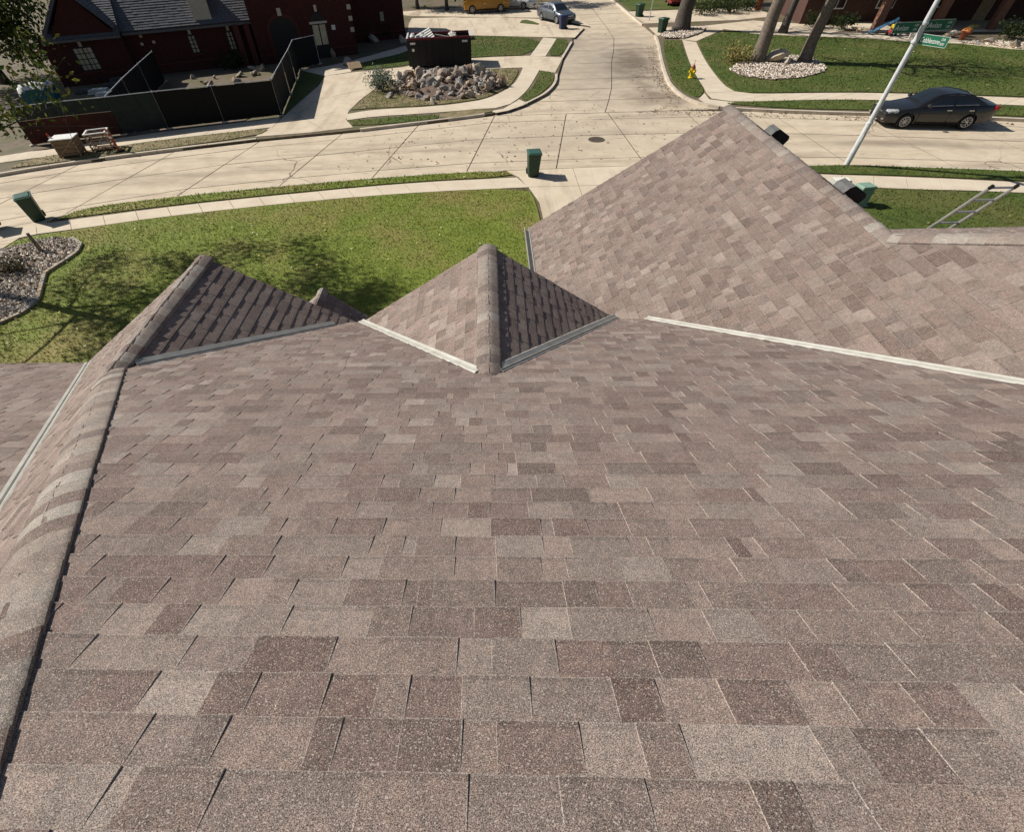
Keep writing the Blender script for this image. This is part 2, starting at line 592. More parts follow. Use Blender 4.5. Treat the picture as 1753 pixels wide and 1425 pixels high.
x = -44.0
cols = [x]
while x < 52:
    x += 4.4 + random.uniform(-.25, .25); cols.append(x)
for a, b in zip(cols[:-1], cols[1:]):
    sh = 1.2                                                     # joints lean with the street
    def line(xx):
        n0 = (xx, interp(near_k, xx)); xf = xx + (1.5 if xx < 4 else -0.3)
        return n0, (xf, interp(far_all, xf))
    (n0, f0), (n1, f1) = line(a), line(b)
    for t0, t1 in ((0, .16), (.16, .55), (.55, .86), (.86, 1.0)):
        lp = lambda p, q, t: (p[0] + (q[0] - p[0]) * t, p[1] + (q[1] - p[1]) * t)
        slab(roado, [lp(n0, f0, t0), lp(n1, f1, t0), lp(n1, f1, t1), lp(n0, f0, t1)], -0.19, -0.12, 'road_concrete')
yy = 30.72
while yy < 96:
    y2 = yy + (2.6 if yy < 36 else 4.6)
    xl0, xr0, xl1, xr1 = interp(side_l, yy, 1, 0), interp(side_r, yy, 1, 0), interp(side_l, y2, 1, 0), interp(side_r, y2, 1, 0)
    for t0, t1 in ((0, .5), (.5, 1.0)):
        slab(roado, [(xl0 + (xr0 - xl0) * t0, yy), (xl0 + (xr0 - xl0) * t1, yy), (xl1 + (xr1 - xl1) * t1, y2), (xl1 + (xr1 - xl1) * t0, y2)], -0.19, -0.12, 'road_concrete')
    yy = y2

# the three blocks of land behind the kerbs
blk = MB(); blk.prism([(70, -90), (70, 11)] + near_k[::-1][1:-1] + [(-60, -1), (-60, -90)], -0.85, -0.012)
tag(blk.build('verge', 'soil'), kind='structure')
blk = MB(); blk.prism(far_kl + side_l[1:] + [(-60, 100)], -0.85, -0.012)
tag(blk.build('verge', 'soil'), kind='structure')
blk = MB(); blk.prism([(70, 100)] + side_r[::-1][:-1] + far_kr, -0.85, -0.012)
tag(blk.build('verge', 'soil'), kind='structure')


def kerb(pts, side, name='kerb', w=0.17, top=0.02, mm='kerb_concrete'):
    pts = smooth_line(pts, 2)
    L_ = sum(math.dist(a, b) for a, b in zip(pts[:-1], pts[1:]))
    n = max(2, int(L_ / 2.6) + 1)
    root = MB(); root.add([(0, 0, -.3)], [])
    first = None
    rs = resample(pts, n * 4 + 1)
    base = None
    for k in range(n):
        seg = rs[k * 4:k * 4 + 5]
        off = []
        for i, p in enumerate(seg):
            a, b = seg[max(i - 1, 0)], seg[min(i + 1, 4)]
            l = math.hypot(b[0] - a[0], b[1] - a[1]) or 1
            off.append((p[0] - (b[1] - a[1]) / l * w * side, p[1] + (b[0] - a[0]) / l * w * side))
        # pull the ends in for the joint
        def sh(s):
            s = list(s)
            for e, f in ((0, 1), (-1, -2)):
                l = math.dist(s[e], s[f]) or 1; t = min(0.012 / l, .4)
                s[e] = (s[e][0] + (s[f][0] - s[e][0]) * t, s[e][1] + (s[f][1] - s[e][1]) * t)
            return s
        A, B = sh(seg), sh(off)
        b = MB(); b.prism(A + B[::-1], -0.3, top + random.uniform(-.004, .004))
        o = b.build(name if base is None else 'kerb_stone', mm, base)
        if base is None:
            base = tag(o, kind='structure')
    return base


kerb(near_k[3:6], -1); kerb(near_k[5:10], -1); kerb([(11.2, 22.15), (14.4, 21.9), (19.5, 21.25), (22.7, 20.7), (40, 17.3), (55, 14.1)], -1)
kerb(far_kl[1:6], 1); kerb([(-7.0, 28.45), (-2.7, 29.7), (0.0, 30.6)], 1)
kerb([(2.4, 32.3), (4.0, 34.6), (4.9, 37.2), (5.2, 39.6)], 1); kerb([(6.15, 44.5), (7.7, 50.7)], 1)
kerb([(45, 22.6), (26.6, 27.6), (21.1, 28.95), (16.9, 29.75), (13.8, 30.7), (12.9, 31.4), (12.35, 32.6), (12.15, 34.3), (12.3, 36.9), (13.5, 43.2), (14.9, 49.5), (15.4, 52.6)], 1)
kerb([(15.55, 58), (15.6, 61.9), (15.9, 72.5), (16.5, 95)], 1)


def walk(inner, outer, step=1.22, top=0.012, name='sidewalk', m='walk_concrete'):
    inner, outer = smooth_line(inner), smooth_line(outer)
    L_ = 0.5 * sum(sum(math.dist(a, b) for a, b in zip(q[:-1], q[1:])) for q in (inner, outer))
    n = max(2, int(round(L_ / step)) + 1)
    A, B = resample(inner, n), resample(outer, n)
    base = MB(); base.prism(A + B[::-1], -0.1, top - 0.014)
    bo = tag(base.build(name, 'joint_dirt'), kind='structure')
    for i in range(n - 1):
        slab(bo, [A[i], A[i + 1], B[i + 1], B[i]], -0.08, top, m, 0.009)
    return bo


def paving(poly, cell, ang, top=0.006, name='driveway', m='drive_concrete', gap=0.012):
    base = MB(); base.prism(poly, -0.1, top - 0.014)
    bo = tag(base.build(name, 'joint_dirt'), kind='structure')
    ca, sa = math.cos(ang), math.sin(ang)
    q = [(x * ca + y * sa, -x * sa + y * ca) for x, y in poly]
    x0, x1 = min(p[0] for p in q), max(p[0] for p in q); y0, y1 = min(p[1] for p in q), max(p[1] for p in q)
    nx, ny = int((x1 - x0) / cell) + 1, int((y1 - y0) / cell) + 1
    for i in range(nx):
        for j in range(ny):
            c = [(x0 + i * cell + gap, y0 + j * cell + gap), (x0 + (i + 1) * cell - gap, y0 + j * cell + gap),
                 (x0 + (i + 1) * cell - gap, y0 + (j + 1) * cell - gap), (x0 + i * cell + gap, y0 + (j + 1) * cell - gap)]
            p = clip_convex(q, c)
            if len(p) < 3 or abs(area(p)) < 0.04: continue
            p = [(u * ca - v * sa, u * sa + v * ca) for u, v in p]
            b = MB(); b.prism(p, -0.08, top + random.uniform(-.003, .003)); b.build('slab', m, bo)
    return bo


# near side
walk([(-18.76, 16.11), (-18.08, 16.64), (-16.06, 17.14), (-13.71, 17.90), (-11.16, 18.47), (-8.16, 19.10), (-3.28, 19.84), (1.86, 20.10)],
     [(-19.45, 17.04), (-18.77, 17.46), (-17.57, 17.76), (-13.19, 19.04), (-8.42, 19.99), (-3.40, 20.89), (1.41, 21.19)])
walk([(9.6, 20.3), (14.95, 19.43), (17.70, 18.99), (21.09, 18.59), (30, 16.3), (45, 12.5)], [(10.4, 21.5), (14.40, 20.73), (17.15, 20.38), (21.79, 19.50), (30, 17.7), (45, 13.9)])
paving([(1.49, 21.25), (1.88, 20.04), (2.2, 18.6), (2.25, 16), (2.3, 11.0), (9.5, 11.0), (9.5, 20.3), (10.2, 21.6), (11.2, 22.1), (6, 22.2), (0.95, 22.0)], 3.05, 0.0)
paving([(-17.9, 18.2), (-18.2, 16.6), (-18.35, 15.3), (-20, 12), (-27, 9), (-29, 13), (-20.5, 16.8)], 3.0, R(24), name='driveway')
# across the street, left
walk([(-8.46, 31.32), (-6.83, 32.22), (-3.31, 32.36), (-0.12, 33.41), (0.75, 34.64), (1.84, 36.51), (2.51, 39.60), (2.91, 42.22)],
     [(-8.08, 30.17), (-6.60, 30.81), (-2.72, 31.12), (-0.43, 31.72), (1.11, 31.68), (2.12, 33.56), (2.89, 35.80), (4.04, 40.97)])
walk([(3.62, 45.53), (5.35, 53.04)], [(4.86, 45.34), (6.48, 52.29)])
walk([(-40, 17.5), (-26.16, 26.08), (-23.16, 26.48), (-20.48, 28.32), (-16.42, 29.72), (-12.26, 31.10)], [(-40, 16.3), (-25.24, 24.84), (-22.51, 25.48), (-19.61, 27.02), (-15.80, 28.24), (-12.24, 29.26)])
paving([(-12.72, 27.72), (-12.24, 29.67), (-12.12, 32.87), (-11.78, 38.26), (-11.95, 41.11), (-10.22, 41.96), (-6.33, 43.12), (-4.66, 44.87), (-1.40, 45.44), (0.95, 45.72), (3.54, 45.76), (6.18, 44.72),
        (5.04, 39.95), (2.76, 41.87), (-0.35, 41.74), (-3.04, 41.19), (-5.34, 40.27), (-6.86, 38.79), (-7.59, 36.86), (-8.11, 34.25), (-8.35, 32.01), (-8.20, 30.40), (-7.47, 28.86), (-9.81, 28.16)], 3.4, R(38))
paving([(-14.46, 43.27), (-12.59, 44.38), (-11.08, 45.80), (-7.12, 51.47), (-6.52, 48.90), (-10.17, 45.05), (-10.26, 42.15), (-11.95, 41.11)], 1.5, R(30), top=0.011, name='path', m='walk_concrete')
paving([(-7.50, 55.66), (-8.13, 63.34), (-8.19, 66.81), (-3.23, 66.51), (4.45, 59.67), (8.13, 52.54), (5.37, 53.32), (-1.43, 55.43)], 3.4, R(6))
paving([(-8.37, 68.49), (6.30, 63.98), (10.36, 58.12), (9.0, 76), (-12, 72)], 4.2, R(4), top=0.003)
paving([(0.34, 31.17), (1.11, 31.57), (2.15, 33.43), (2.60, 32.50), (2.22, 32.05), (1.38, 31.19), (0.68, 30.80)], 1.6, R(20), name='ramp', m='walk_concrete', top=.009)
paving([(12.87, 32.42), (13.60, 33.63), (13.43, 32.24), (14.78, 31.43), (14.08, 30.98), (13.75, 30.78), (12.97, 31.56)], 1.8, R(10), name='ramp', m='walk_concrete', top=.009)
paving([(-3.21, 66.10), (4.43, 59.33), (8.13, 52.54), (9.67, 57.29), (6.23, 63.23), (1.32, 65.48)], 3.4, R(8), top=.0045)
# across the street, right
walk([(17.75, 48.75), (16.48, 42.78), (15.67, 37.90), (15.33, 34.93), (15.39, 33.69), (16.18, 33.08), (20.09, 32.91), (23.66, 32.51), (30.42, 30.79), (48, 25)],
     [(16.93, 49.90), (15.06, 41.64), (14.19, 36.68), (13.92, 34.54), (13.36, 32.25), (14.80, 31.49), (19.46, 31.60), (22.71, 31.14), (29.38, 29.43), (48, 23.6)])
paving([(15.44, 52.02), (17.90, 49.22), (21.97, 54.21), (23.80, 51.29), (27.49, 49.54), (33, 52.6), (26, 58), (20.5, 56), (15.6, 56.2), (15.45, 53)], 3.2, R(-8))
paving([(28.60, 50.66), (31.83, 50.31), (35.43, 49.11), (39.04, 45.06), (39.88, 43.18), (39.04, 42.08), (36.72, 44.90), (33.86, 45.96), (31.84, 47.74), (28.02, 49.44)], 1.6, R(-12), top=0.011, name='path', m='walk_concrete')
paving([(15.7, 58.4), (25, 58.6), (29, 60), (29, 66), (15.8, 66)], 3.4, 0.0)


def lawn(poly, m, top=0.03, name='lawn'):
    pl = smooth_line(list(poly) + [poly[0]], 1)[:-1]
    b = MB(); b.prism(pl, -0.1, top)
    return tag(b.build(name, m), kind='structure'), pl


L_near, P_near = lawn([(-18.06, 15.16), (-18.22, 16.37), (-16.01, 17.07), (-13.67, 17.82), (-11.13, 18.39), (-8.14, 19.02), (-3.27, 19.75), (1.80, 20.01), (2.05, 18.6), (2.1, 16), (2.15, 7), (-24, 4), (-26, 8), (-19.5, 13)], 'lawn_near')
L_s1, P_s1 = lawn([(-17.66, 17.97), (-17.37, 18.66), (-16.43, 19.20), (-13.27, 20.01), (-8.67, 20.87), (-3.49, 21.65), (0.83, 22.00), (1.34, 21.33), (-3.41, 20.99), (-8.46, 20.12), (-13.25, 19.16)], 'lawn_near')
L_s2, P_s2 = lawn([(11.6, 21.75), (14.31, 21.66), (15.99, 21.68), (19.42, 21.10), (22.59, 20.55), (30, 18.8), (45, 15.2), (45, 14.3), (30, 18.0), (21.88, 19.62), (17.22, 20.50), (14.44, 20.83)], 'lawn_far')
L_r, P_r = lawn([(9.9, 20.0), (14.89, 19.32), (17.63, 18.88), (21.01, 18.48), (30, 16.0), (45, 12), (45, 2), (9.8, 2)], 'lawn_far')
L_c, P_c = lawn([(-8.05, 30.00), (-2.78, 30.90), (-2.70, 29.79), (-7.44, 29.00)], 'lawn_far')
L_d, P_d = lawn([(-2.67, 30.89), (-0.50, 31.61), (0.51, 31.33), (0.26, 30.84), (-2.60, 29.83)], 'lawn_dry')
L_b, P_b = lawn([(4.04, 40.43), (4.94, 39.79), (4.70, 37.38), (3.78, 35.00), (2.74, 32.99), (2.19, 33.56), (2.85, 35.24), (3.32, 36.49)], 'lawn_far')
L_a, P_a = lawn([(6.51, 52.01), (7.49, 51.57), (6.25, 45.34), (4.97, 45.54)], 'lawn_far')
L_i, P_i = lawn([(-8.21, 32.24), (-7.99, 33.97), (-7.52, 36.70), (-6.79, 38.62), (-5.33, 40.09), (-3.03, 41.01), (-0.35, 41.56), (2.53, 41.53), (2.34, 39.62), (1.69, 36.68), (0.64, 34.93), (-0.19, 33.68), (-3.36, 32.61), (-6.87, 32.47), (-8.06, 32.22)], 'lawn_dry')
L_f, P_f = lawn([(-6.77, 51.16), (-6.58, 55.50), (-1.42, 54.99), (5.27, 52.78), (3.65, 45.96), (0.96, 46.04), (-1.41, 45.76), (-4.69, 45.19), (-6.38, 43.52), (-10.15, 42.50), (-10.03, 44.82), (-6.50, 48.66)], 'lawn_far')
L_e, P_e = lawn([(-23.92, 23.89), (-23.89, 25.16), (-19.53, 26.88), (-15.76, 28.14), (-12.26, 29.10), (-12.63, 27.79), (-18.65, 25.72), (-21.90, 24.54)], 'lawn_dry')
L_h, P_h = lawn([(-12.25, 31.33), (-14.36, 43.07), (-11.98, 41.02), (-11.87, 38.27), (-12.19, 33.12)], 'lawn_far')
L_y, P_y = lawn([(-40, 18.2), (-20.57, 28.48), (-12.38, 31.28), (-14.61, 43.48), (-13.83, 45.57), (-11.17, 46.24), (-7.19, 52.00), (-7.65, 55.99), (-34, 45), (-44, 40)], 'soil', top=0.02, name='yard')
L_p, P_p = lawn([(15.45, 49.90), (16.76, 49.67), (16.06, 46.89), (14.98, 41.65), (14.12, 36.69), (13.82, 34.55), (13.45, 33.51), (12.9, 32.6), (12.5, 33.6), (12.42, 35), (12.5, 36.9), (13.72, 43.2), (15.05, 49)], 'lawn_far')
L_q, P_q = lawn([(17.92, 48.97), (22.16, 53.88), (23.60, 50.79), (27.33, 49.18), (31.71, 47.52), (33.73, 45.75), (36.59, 44.70), (38.91, 41.90), (52, 36), (50, 26.5), (30.54, 30.96), (23.76, 32.69), (20.18, 33.09), (16.26, 33.27), (15.53, 33.88), (15.45, 35.06), (15.79, 38.05), (16.56, 42.77)], 'lawn_far')
L_t, P_t = lawn([(14.16, 31.20), (14.89, 31.54), (19.38, 31.43), (22.62, 30.97), (29.26, 29.28), (48, 23.2), (46, 22.6), (27.90, 27.51), (26.83, 27.90), (21.25, 29.32), (17.06, 30.00)], 'lawn_far')
L_g, P_g = lawn([(3.65, 61.22), (5.90, 59.37), (4.66, 62.82), (3.93, 62.98)], 'lawn_far')
L_o, P_o = lawn([(16.1, 66.5), (29, 66.5), (30, 95), (17, 95)], 'lawn_far')


def grass(name, poly, dens, h, w, cols, z=0.03):
    P = scatter(poly, int(abs(area(poly)) * dens)); n = len(P); P = P + rng.normal(0, .035, P.shape)
    a = rng.random(n) * 2 * np.pi; hh = h * (0.5 + rng.random(n)); lean = rng.normal(0, 0.5, (n, 2)) * hh[:, None]
    ww = w * (0.6 + 0.8 * rng.random(n))
    dx = np.c_[np.cos(a), np.sin(a)] * ww[:, None] / 2
    V = np.zeros((n, 3, 3))
    V[:, 0, :2] = P - dx; V[:, 1, :2] = P + dx; V[:, 2, :2] = P + lean
    V[:, :2, 2] = z - 0.01; V[:, 2, 2] = z + hh
    c = np.array(cols); k = rng.integers(0, len(c), n)
    t = c[k] * (0.85 + 0.3 * rng.random((n, 1)))
    return tag(np_mesh(name, V, None, t, 'grass_blade'), kind='stuff')


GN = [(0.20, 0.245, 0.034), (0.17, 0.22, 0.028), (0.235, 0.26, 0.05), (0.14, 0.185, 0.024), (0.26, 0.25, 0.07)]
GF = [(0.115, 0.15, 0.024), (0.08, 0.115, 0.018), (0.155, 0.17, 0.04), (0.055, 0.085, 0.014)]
GD = [(0.32, 0.26, 0.14), (0.24, 0.19, 0.10), (0.13, 0.13, 0.045)]
P_nv = [(-17.77, 14.78), (-18.15, 16.27), (-15.97, 16.99), (-13.63, 17.74), (-11.09, 18.31), (-8.12, 18.93), (-3.26, 19.66), (1.72, 19.92), (1.95, 18.5), (1.95, 7.5), (-15.5, 6.5), (-19, 12)]
tag(grass('grass', P_nv, 330, 0.045, 0.03, GN), 'short mown grass on the front lawn below the roof', 'grass')
tag(grass('grass', P_s1, 300, 0.05, 0.035, GF), 'short grass on the narrow strip along the kerb', 'grass')
tag(grass('grass', P_s2, 150, 0.05, 0.04, GF), 'grass strip at the foot of the street sign pole', 'grass')
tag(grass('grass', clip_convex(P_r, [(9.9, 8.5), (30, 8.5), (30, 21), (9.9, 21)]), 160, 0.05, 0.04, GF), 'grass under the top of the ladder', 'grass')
for p, lab in ((P_c, 'green grass strip between kerb and sidewalk near the rock garden'), (P_b, 'grass patch inside the curved corner kerb'), (P_a, 'small square grass patch by the far driveway'),
               (P_f, 'grass beside and behind the black dumpster'), (P_p, 'grass strip round the yellow hydrant'), (P_q, 'broad lawn round the two leaning trees'), (P_t, 'grass strip behind the parked black car')):
    tag(grass('grass', p, 60, 0.06, 0.06, GF), lab, 'grass')
tag(grass('dry_grass', P_i, 70, 0.05, 0.06, GD + GF[:2]), 'patchy dry grass round the rock garden', 'grass')
tag(grass('dry_grass', P_e, 60, 0.05, 0.06, GD), 'dry straw coloured strip beside the crates', 'grass')


def leaves(name, poly, n, s, cols, z, lab):
    P = scatter(poly, n); n = len(P)
    V = np.zeros((n, 4, 3)); a = rng.random(n) * 6.28; ss = s * (0.5 + rng.random(n))
    for k in range(4):
        V[:, k, 0] = P[:, 0] + np.cos(a + k * 1.57) * ss * (1 if k % 2 else .6)
        V[:, k, 1] = P[:, 1] + np.sin(a + k * 1.57) * ss * (1 if k % 2 else .6)
        V[:, k, 2] = z + rng.random(n) * 0.03
    c = np.array(cols)[rng.integers(0, len(cols), n)] * (0.7 + 0.6 * rng.random((n, 1)))
    return tag(np_mesh(name, V, None, c, 'leaf'), lab, 'leaves', kind='stuff')


LC = [(0.62, 0.52, 0.25), (0.55, 0.45, 0.2), (0.66, 0.6, 0.42), (0.3, 0.18, 0.07)]
leaves('fallen_leaves', P_nv, 420, 0.045, LC, 0.07, 'pale fallen leaves scattered on the front lawn')
leaves('fallen_leaves', P_q, 160, 0.07, LC, 0.08, 'pale fallen leaves on the lawn round the leaning trees')
leaves('fallen_leaves', P_s1, 70, 0.05, LC, 0.07, 'pale fallen leaves on the kerbside grass strip')
leaves('fallen_leaves', clip_convex(P_r, [(9.9, 8.5), (30, 8.5), (30, 21), (9.9, 21)]), 60, 0.05, LC, 0.07, 'pale fallen leaves on the grass by the ladder')
LB = [(0.14, 0.09, 0.055), (0.24, 0.15, 0.08), (0.10, 0.07, 0.05)]
leaves('leaf_litter', [(11.1, 33), (12.1, 32.8), (11.9, 35), (12.1, 37), (13.3, 43), (14.7, 49), (13.6, 48.5), (12.3, 42), (11.4, 37)], 420, 0.05, LB, -0.115, 'brown leaf litter drifted along the side street kerb')
leaves('leaf_litter', [(10.5, 31.2), (12.7, 31.0), (20, 28.7), (27, 27.1), (27, 26.6), (14, 29.2), (8, 30.2)], 420, 0.05, LB, -0.115, 'brown leaf litter in the gutter at the corner')
leaves('leaf_litter', [(9.6, 31), (11.6, 31), (12, 35), (13, 43), (11, 44), (10, 38)], 160, 0.05, LB, -0.115, 'thin brown leaf litter further out from the side street kerb')
leaves('leaf_litter', [(-8, 22.5), (10, 23.5), (12, 30), (6, 33), (-6, 28)], 260, 0.05, LB, -0.115, 'dark leaf specks strewn over the intersection')


# ------------------------------------------------------------------ the house we stand on
CAMP = Vector((0, 0, 8.0))
mM, kS = 0.484, 0.65
house = thing('house', 'taupe shingled house with front dormers and cream metal valleys, seen from its own roof', 'house', (0, 2, 0))


def hchild(o):
    """keep world placement under the house empty"""
    o.parent = house
    o.location = (o.location[0], o.location[1] - 2, o.location[2])
    return o


def PM(x, y): return 6.495 - mM * y
def PL(x, y): return PM(0, 3.44) + kS * (x + 4.05)
def PW1(x, y): return PM(0, 3.44) - 0.60 * (x + 4.05)
def PW2L(x, y): return PM(0, 3.2) + 0.63 * (x - 0.03)
def PW2R(x, y): return PM(0, 3.2) - 0.63 * (x - 0.03)
def PW3(x, y): return 3.673 + 0.63 * (x - 2.495)
ZR3 = PW3(4.95, 0)
def PW3R(x, y): return ZR3 - 0.65 * (x - 4.95)
def PN(x, y): return ZR3 - mM * (y - 5.33)
def PQ(x, y): return 4.359 - mM * (y - 2.92)
def PSR(x, y): return 3.96 - 0.8 * (x + 2.67)
def PSL(x, y): return 3.96 + 0.8 * (x + 2.67)
def PB(x, y): return PM(0, -1) + mM * (y + 1)

hx = 3.44 + 1.0
xr = kS / mM
M_poly = [(-4.05 + hx / xr, -1), (2.495 + 6.83 / (0.63 / mM), -1), (2.53, 5.78), (-2.17, 5.78), (-4.05, 3.44)]
W1_poly = [(-4.05, 3.40), (-4.05, 5.85), (-2.10, 5.85)]
L1_poly = [(-4.05 + hx / xr, -1), (-4.05, 3.44), (-4.775 - .52 / xr, 3.44), (-4.775 + 3.92 / xr, -1)]
L2_poly = [(-4.05, 3.44), (-4.05, 5.85), (-6.96, 5.85), (-4.775 - .52 / xr, 3.44)]
Q_poly = [(-4.775 + 3.92 / xr, -1), (-4.775 - 2.68 / xr, 5.6), (-15, 5.6), (-15, -1)]
W2L_poly = [(0.03, 3.15), (0.03, 5.8), (-2.0, 5.8)]
W2R_poly = [(0.03, 3.15), (2.06, 5.8), (0.03, 5.8)]
W3a_poly = [(1.08, 5.33), (4.95, 5.33), (4.95, 10.75), (1.08, 10.75)]
nh = 6.33 / (0.63 / mM)
W3b_poly = [(2.75, 5.33), (2.495 + 6.83 / (0.63 / mM), -1), (4.95 + nh, -1), (4.95, 5.33)]
N_poly = [(4.95, 5.33), (4.95 + nh, -1), (16, -1), (16, 8.75), (7.55, 8.75)]
W3R_poly = [(4.95, 5.33), (7.55, 8.75), (8.4, 10.75), (4.95, 10.75)]
SR_poly = [(-2.67, 5.5), (-2.67, 6.3), (-1.75, 6.3), (-1.75, 5.5)]
SL_poly = [(-2.67, 5.5), (-3.6, 5.5), (-3.6, 6.3), (-2.67, 6.3)]
B_poly = [(-0.74, -1), (-4, -7), (11, -7), (8, -1)]
deck = MB()
for poly, fn in ((M_poly, PM), (W1_poly, PW1), (L1_poly, PL), (L2_poly, PL), (Q_poly, PQ), (W2L_poly, PW2L), (W2R_poly, PW2R), (W3a_poly, PW3), (W3b_poly, PW3),
                 (N_poly, PN), (W3R_poly, PW3R), (SR_poly, PSR), (SL_poly, PSL), (B_poly, PB)):
    deck.prism(poly, (lambda x, y, f=fn: f(x, y) - 0.05), (lambda x, y, f=fn: f(x, y) - 0.004))
roof = hchild(deck.build('roof', 'roof_deck'))


def rchild(o):
    o.parent = roof
    return o


TONES = [(0.222, 0.182, 0.158), (0.205, 0.172, 0.152), (0.242, 0.206, 0.180), (0.190, 0.150, 0.131), (0.178, 0.138, 0.120),
         (0.216, 0.172, 0.150), (0.262, 0.228, 0.200), (0.172, 0.138, 0.122), (0.232, 0.190, 0.165)]
WT = [4, 3, 3, 3, 1.8, 3, 1.5, 1.6, 3]
E_ = 0.1429
alltabs = []
EDGE = (0.33, 0.285, 0.25)                # pale cut edges of raised tabs; also paints their sunlit side line


def shingles(poly, fn, down, s_off=0.0, near=False, skip=None, seed=0, mean=0.18, lift=1.0, alltone=1.0, con=1.0):
    MEAN = [sum(c[i] for c in TONES) / len(TONES) for i in range(3)]
    rd = random.Random(seed)
    gx, gy = fn(1, 0) - fn(0, 0), fn(0, 1) - fn(0, 0)
    d = Vector(down); dz = gx * d.x + gy * d.y
    D3 = Vector((d.x, d.y, dz)).normalized()
    U3 = Vector((-d.y, d.x, 0)).normalized()
    N3 = U3.cross(D3); N3 = N3 if N3.z > 0 else -N3
    O = Vector((0, 0, fn(0, 0)))
    if near:                                   # measure courses from the camera's foot point
        O = CAMP - N3 * ((CAMP - Vector((0, 0, fn(0, 0)))).dot(N3))
    P2 = []
    for x, y in poly:
        w = Vector((x, y, fn(x, y))) - O
        P2.append((w.dot(U3), w.dot(D3)))
    u0, u1 = min(p[0] for p in P2), max(p[0] for p in P2)
    s0, s1 = min(p[1] for p in P2), max(p[1] for p in P2)
    k = math.floor((s0 - s_off) / E_)
    while s_off + k * E_ < s1:
        sa, sb = s_off + k * E_, s_off + (k + 1) * E_
        u = u0 - rd.random() * 0.4
        raised = rd.random() < .5
        tone = rd.choices(range(len(TONES)), WT)[0]
        while u < u1:
            w = min(0.42, max(0.06, rd.gauss(mean, 0.075)))
            jit = rd.uniform(-.0015, .0015)
            quad = [(u, sa - 0.012), (u + w, sa - 0.012), (u + w, sb + jit), (u, sb + jit)]
            pg = clip_convex(quad, P2)
            u += w
            r_ = raised
            raised = (not raised) if rd.random() < .96 else raised
            if rd.random() < .93: tone = rd.choices(range(len(TONES)), WT)[0]
            if len(pg) < 3 or abs(area(pg)) < 2e-4: continue
            if area(pg) < 0: pg = pg[::-1]
            hb = (0.0085 if r_ else 0.0040) * lift + rd.uniform(-.0006, .0010)
            curl = rd.uniform(0, 0.0015)

            def hgt(s_):
                t = (s_ - sa) / E_
                h = 0.0005 + (hb + curl) * max(0.0, min(1.0, t))
                if r_ and t > -0.01: h = max(h, 0.0012 + hb * (0.45 + 0.55 * t))
                return h
            P3 = lambda p: O + U3 * p[0] + D3 * p[1] + N3 * hgt(p[1])
            ub, ue = min(p[0] for p in pg), max(p[0] for p in pg)
            fl_ = 0.0030 if r_ else 0.001               # laminated tabs: the cut edge splays a little
            c = O + U3 * (ub + ue) / 2 + D3 * (sa + sb) / 2
            if skip and skip(c): continue
            tv = tuple(MEAN[i] + (TONES[tone][i] - MEAN[i]) * con for i in range(3))
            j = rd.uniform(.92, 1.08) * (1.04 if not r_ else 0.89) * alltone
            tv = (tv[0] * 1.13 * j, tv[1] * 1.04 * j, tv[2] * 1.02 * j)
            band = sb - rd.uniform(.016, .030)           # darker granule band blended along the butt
            rim = sb - .0038                             # pale rim along the butt edge
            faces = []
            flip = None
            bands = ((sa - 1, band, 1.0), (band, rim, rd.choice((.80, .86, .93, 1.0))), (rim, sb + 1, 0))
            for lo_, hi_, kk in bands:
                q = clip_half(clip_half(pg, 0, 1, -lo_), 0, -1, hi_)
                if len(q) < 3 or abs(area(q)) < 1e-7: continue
                if r_ and kk == 1.0:                      # sunlit line on one side of a raised tab, painted as a pale strip
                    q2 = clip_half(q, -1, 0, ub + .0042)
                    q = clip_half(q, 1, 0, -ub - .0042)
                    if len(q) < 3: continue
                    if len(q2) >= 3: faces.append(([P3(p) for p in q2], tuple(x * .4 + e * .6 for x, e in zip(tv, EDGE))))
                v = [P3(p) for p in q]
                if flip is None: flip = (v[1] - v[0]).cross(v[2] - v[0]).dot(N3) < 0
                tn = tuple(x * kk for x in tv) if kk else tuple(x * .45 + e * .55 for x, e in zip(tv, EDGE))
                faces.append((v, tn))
            if not faces: continue
            n = len(pg)
            top = [P3(p) for p in pg]
            bot = [O + U3 * (a + (fl_ if a > ue - 1e-4 else (-fl_ if a < ub + 1e-4 else 0))) + D3 * s - N3 * 0.002 for a, s in pg]
            for i in range(n):
                w_ = [top[i], bot[i], bot[(i + 1) % n], top[(i + 1) % n]]
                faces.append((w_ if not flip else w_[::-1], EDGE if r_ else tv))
            alltabs.append((abs(area(pg)) * abs(N3.dot((CAMP - c).normalized())) / (CAMP - c).length_squared, c, faces))
        k += 1


in_w2 = lambda c: 3.45 < c.y and abs(c.x - 0.03) < (c.y - 3.2) / (0.63 / mM) - 0.12
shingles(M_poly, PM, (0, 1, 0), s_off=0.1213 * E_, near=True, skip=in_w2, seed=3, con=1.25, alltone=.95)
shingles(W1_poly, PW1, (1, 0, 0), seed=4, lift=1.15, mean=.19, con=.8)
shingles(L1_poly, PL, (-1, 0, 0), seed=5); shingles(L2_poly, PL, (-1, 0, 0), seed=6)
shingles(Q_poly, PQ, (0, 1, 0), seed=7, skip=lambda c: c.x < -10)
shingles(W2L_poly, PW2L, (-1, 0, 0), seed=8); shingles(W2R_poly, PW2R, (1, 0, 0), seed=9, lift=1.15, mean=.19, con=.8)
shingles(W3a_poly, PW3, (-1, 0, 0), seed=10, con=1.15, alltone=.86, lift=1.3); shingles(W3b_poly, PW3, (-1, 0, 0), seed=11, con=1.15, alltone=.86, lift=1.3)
shingles(N_poly, PN, (0, 1, 0), seed=12, skip=lambda c: c.x > 12)
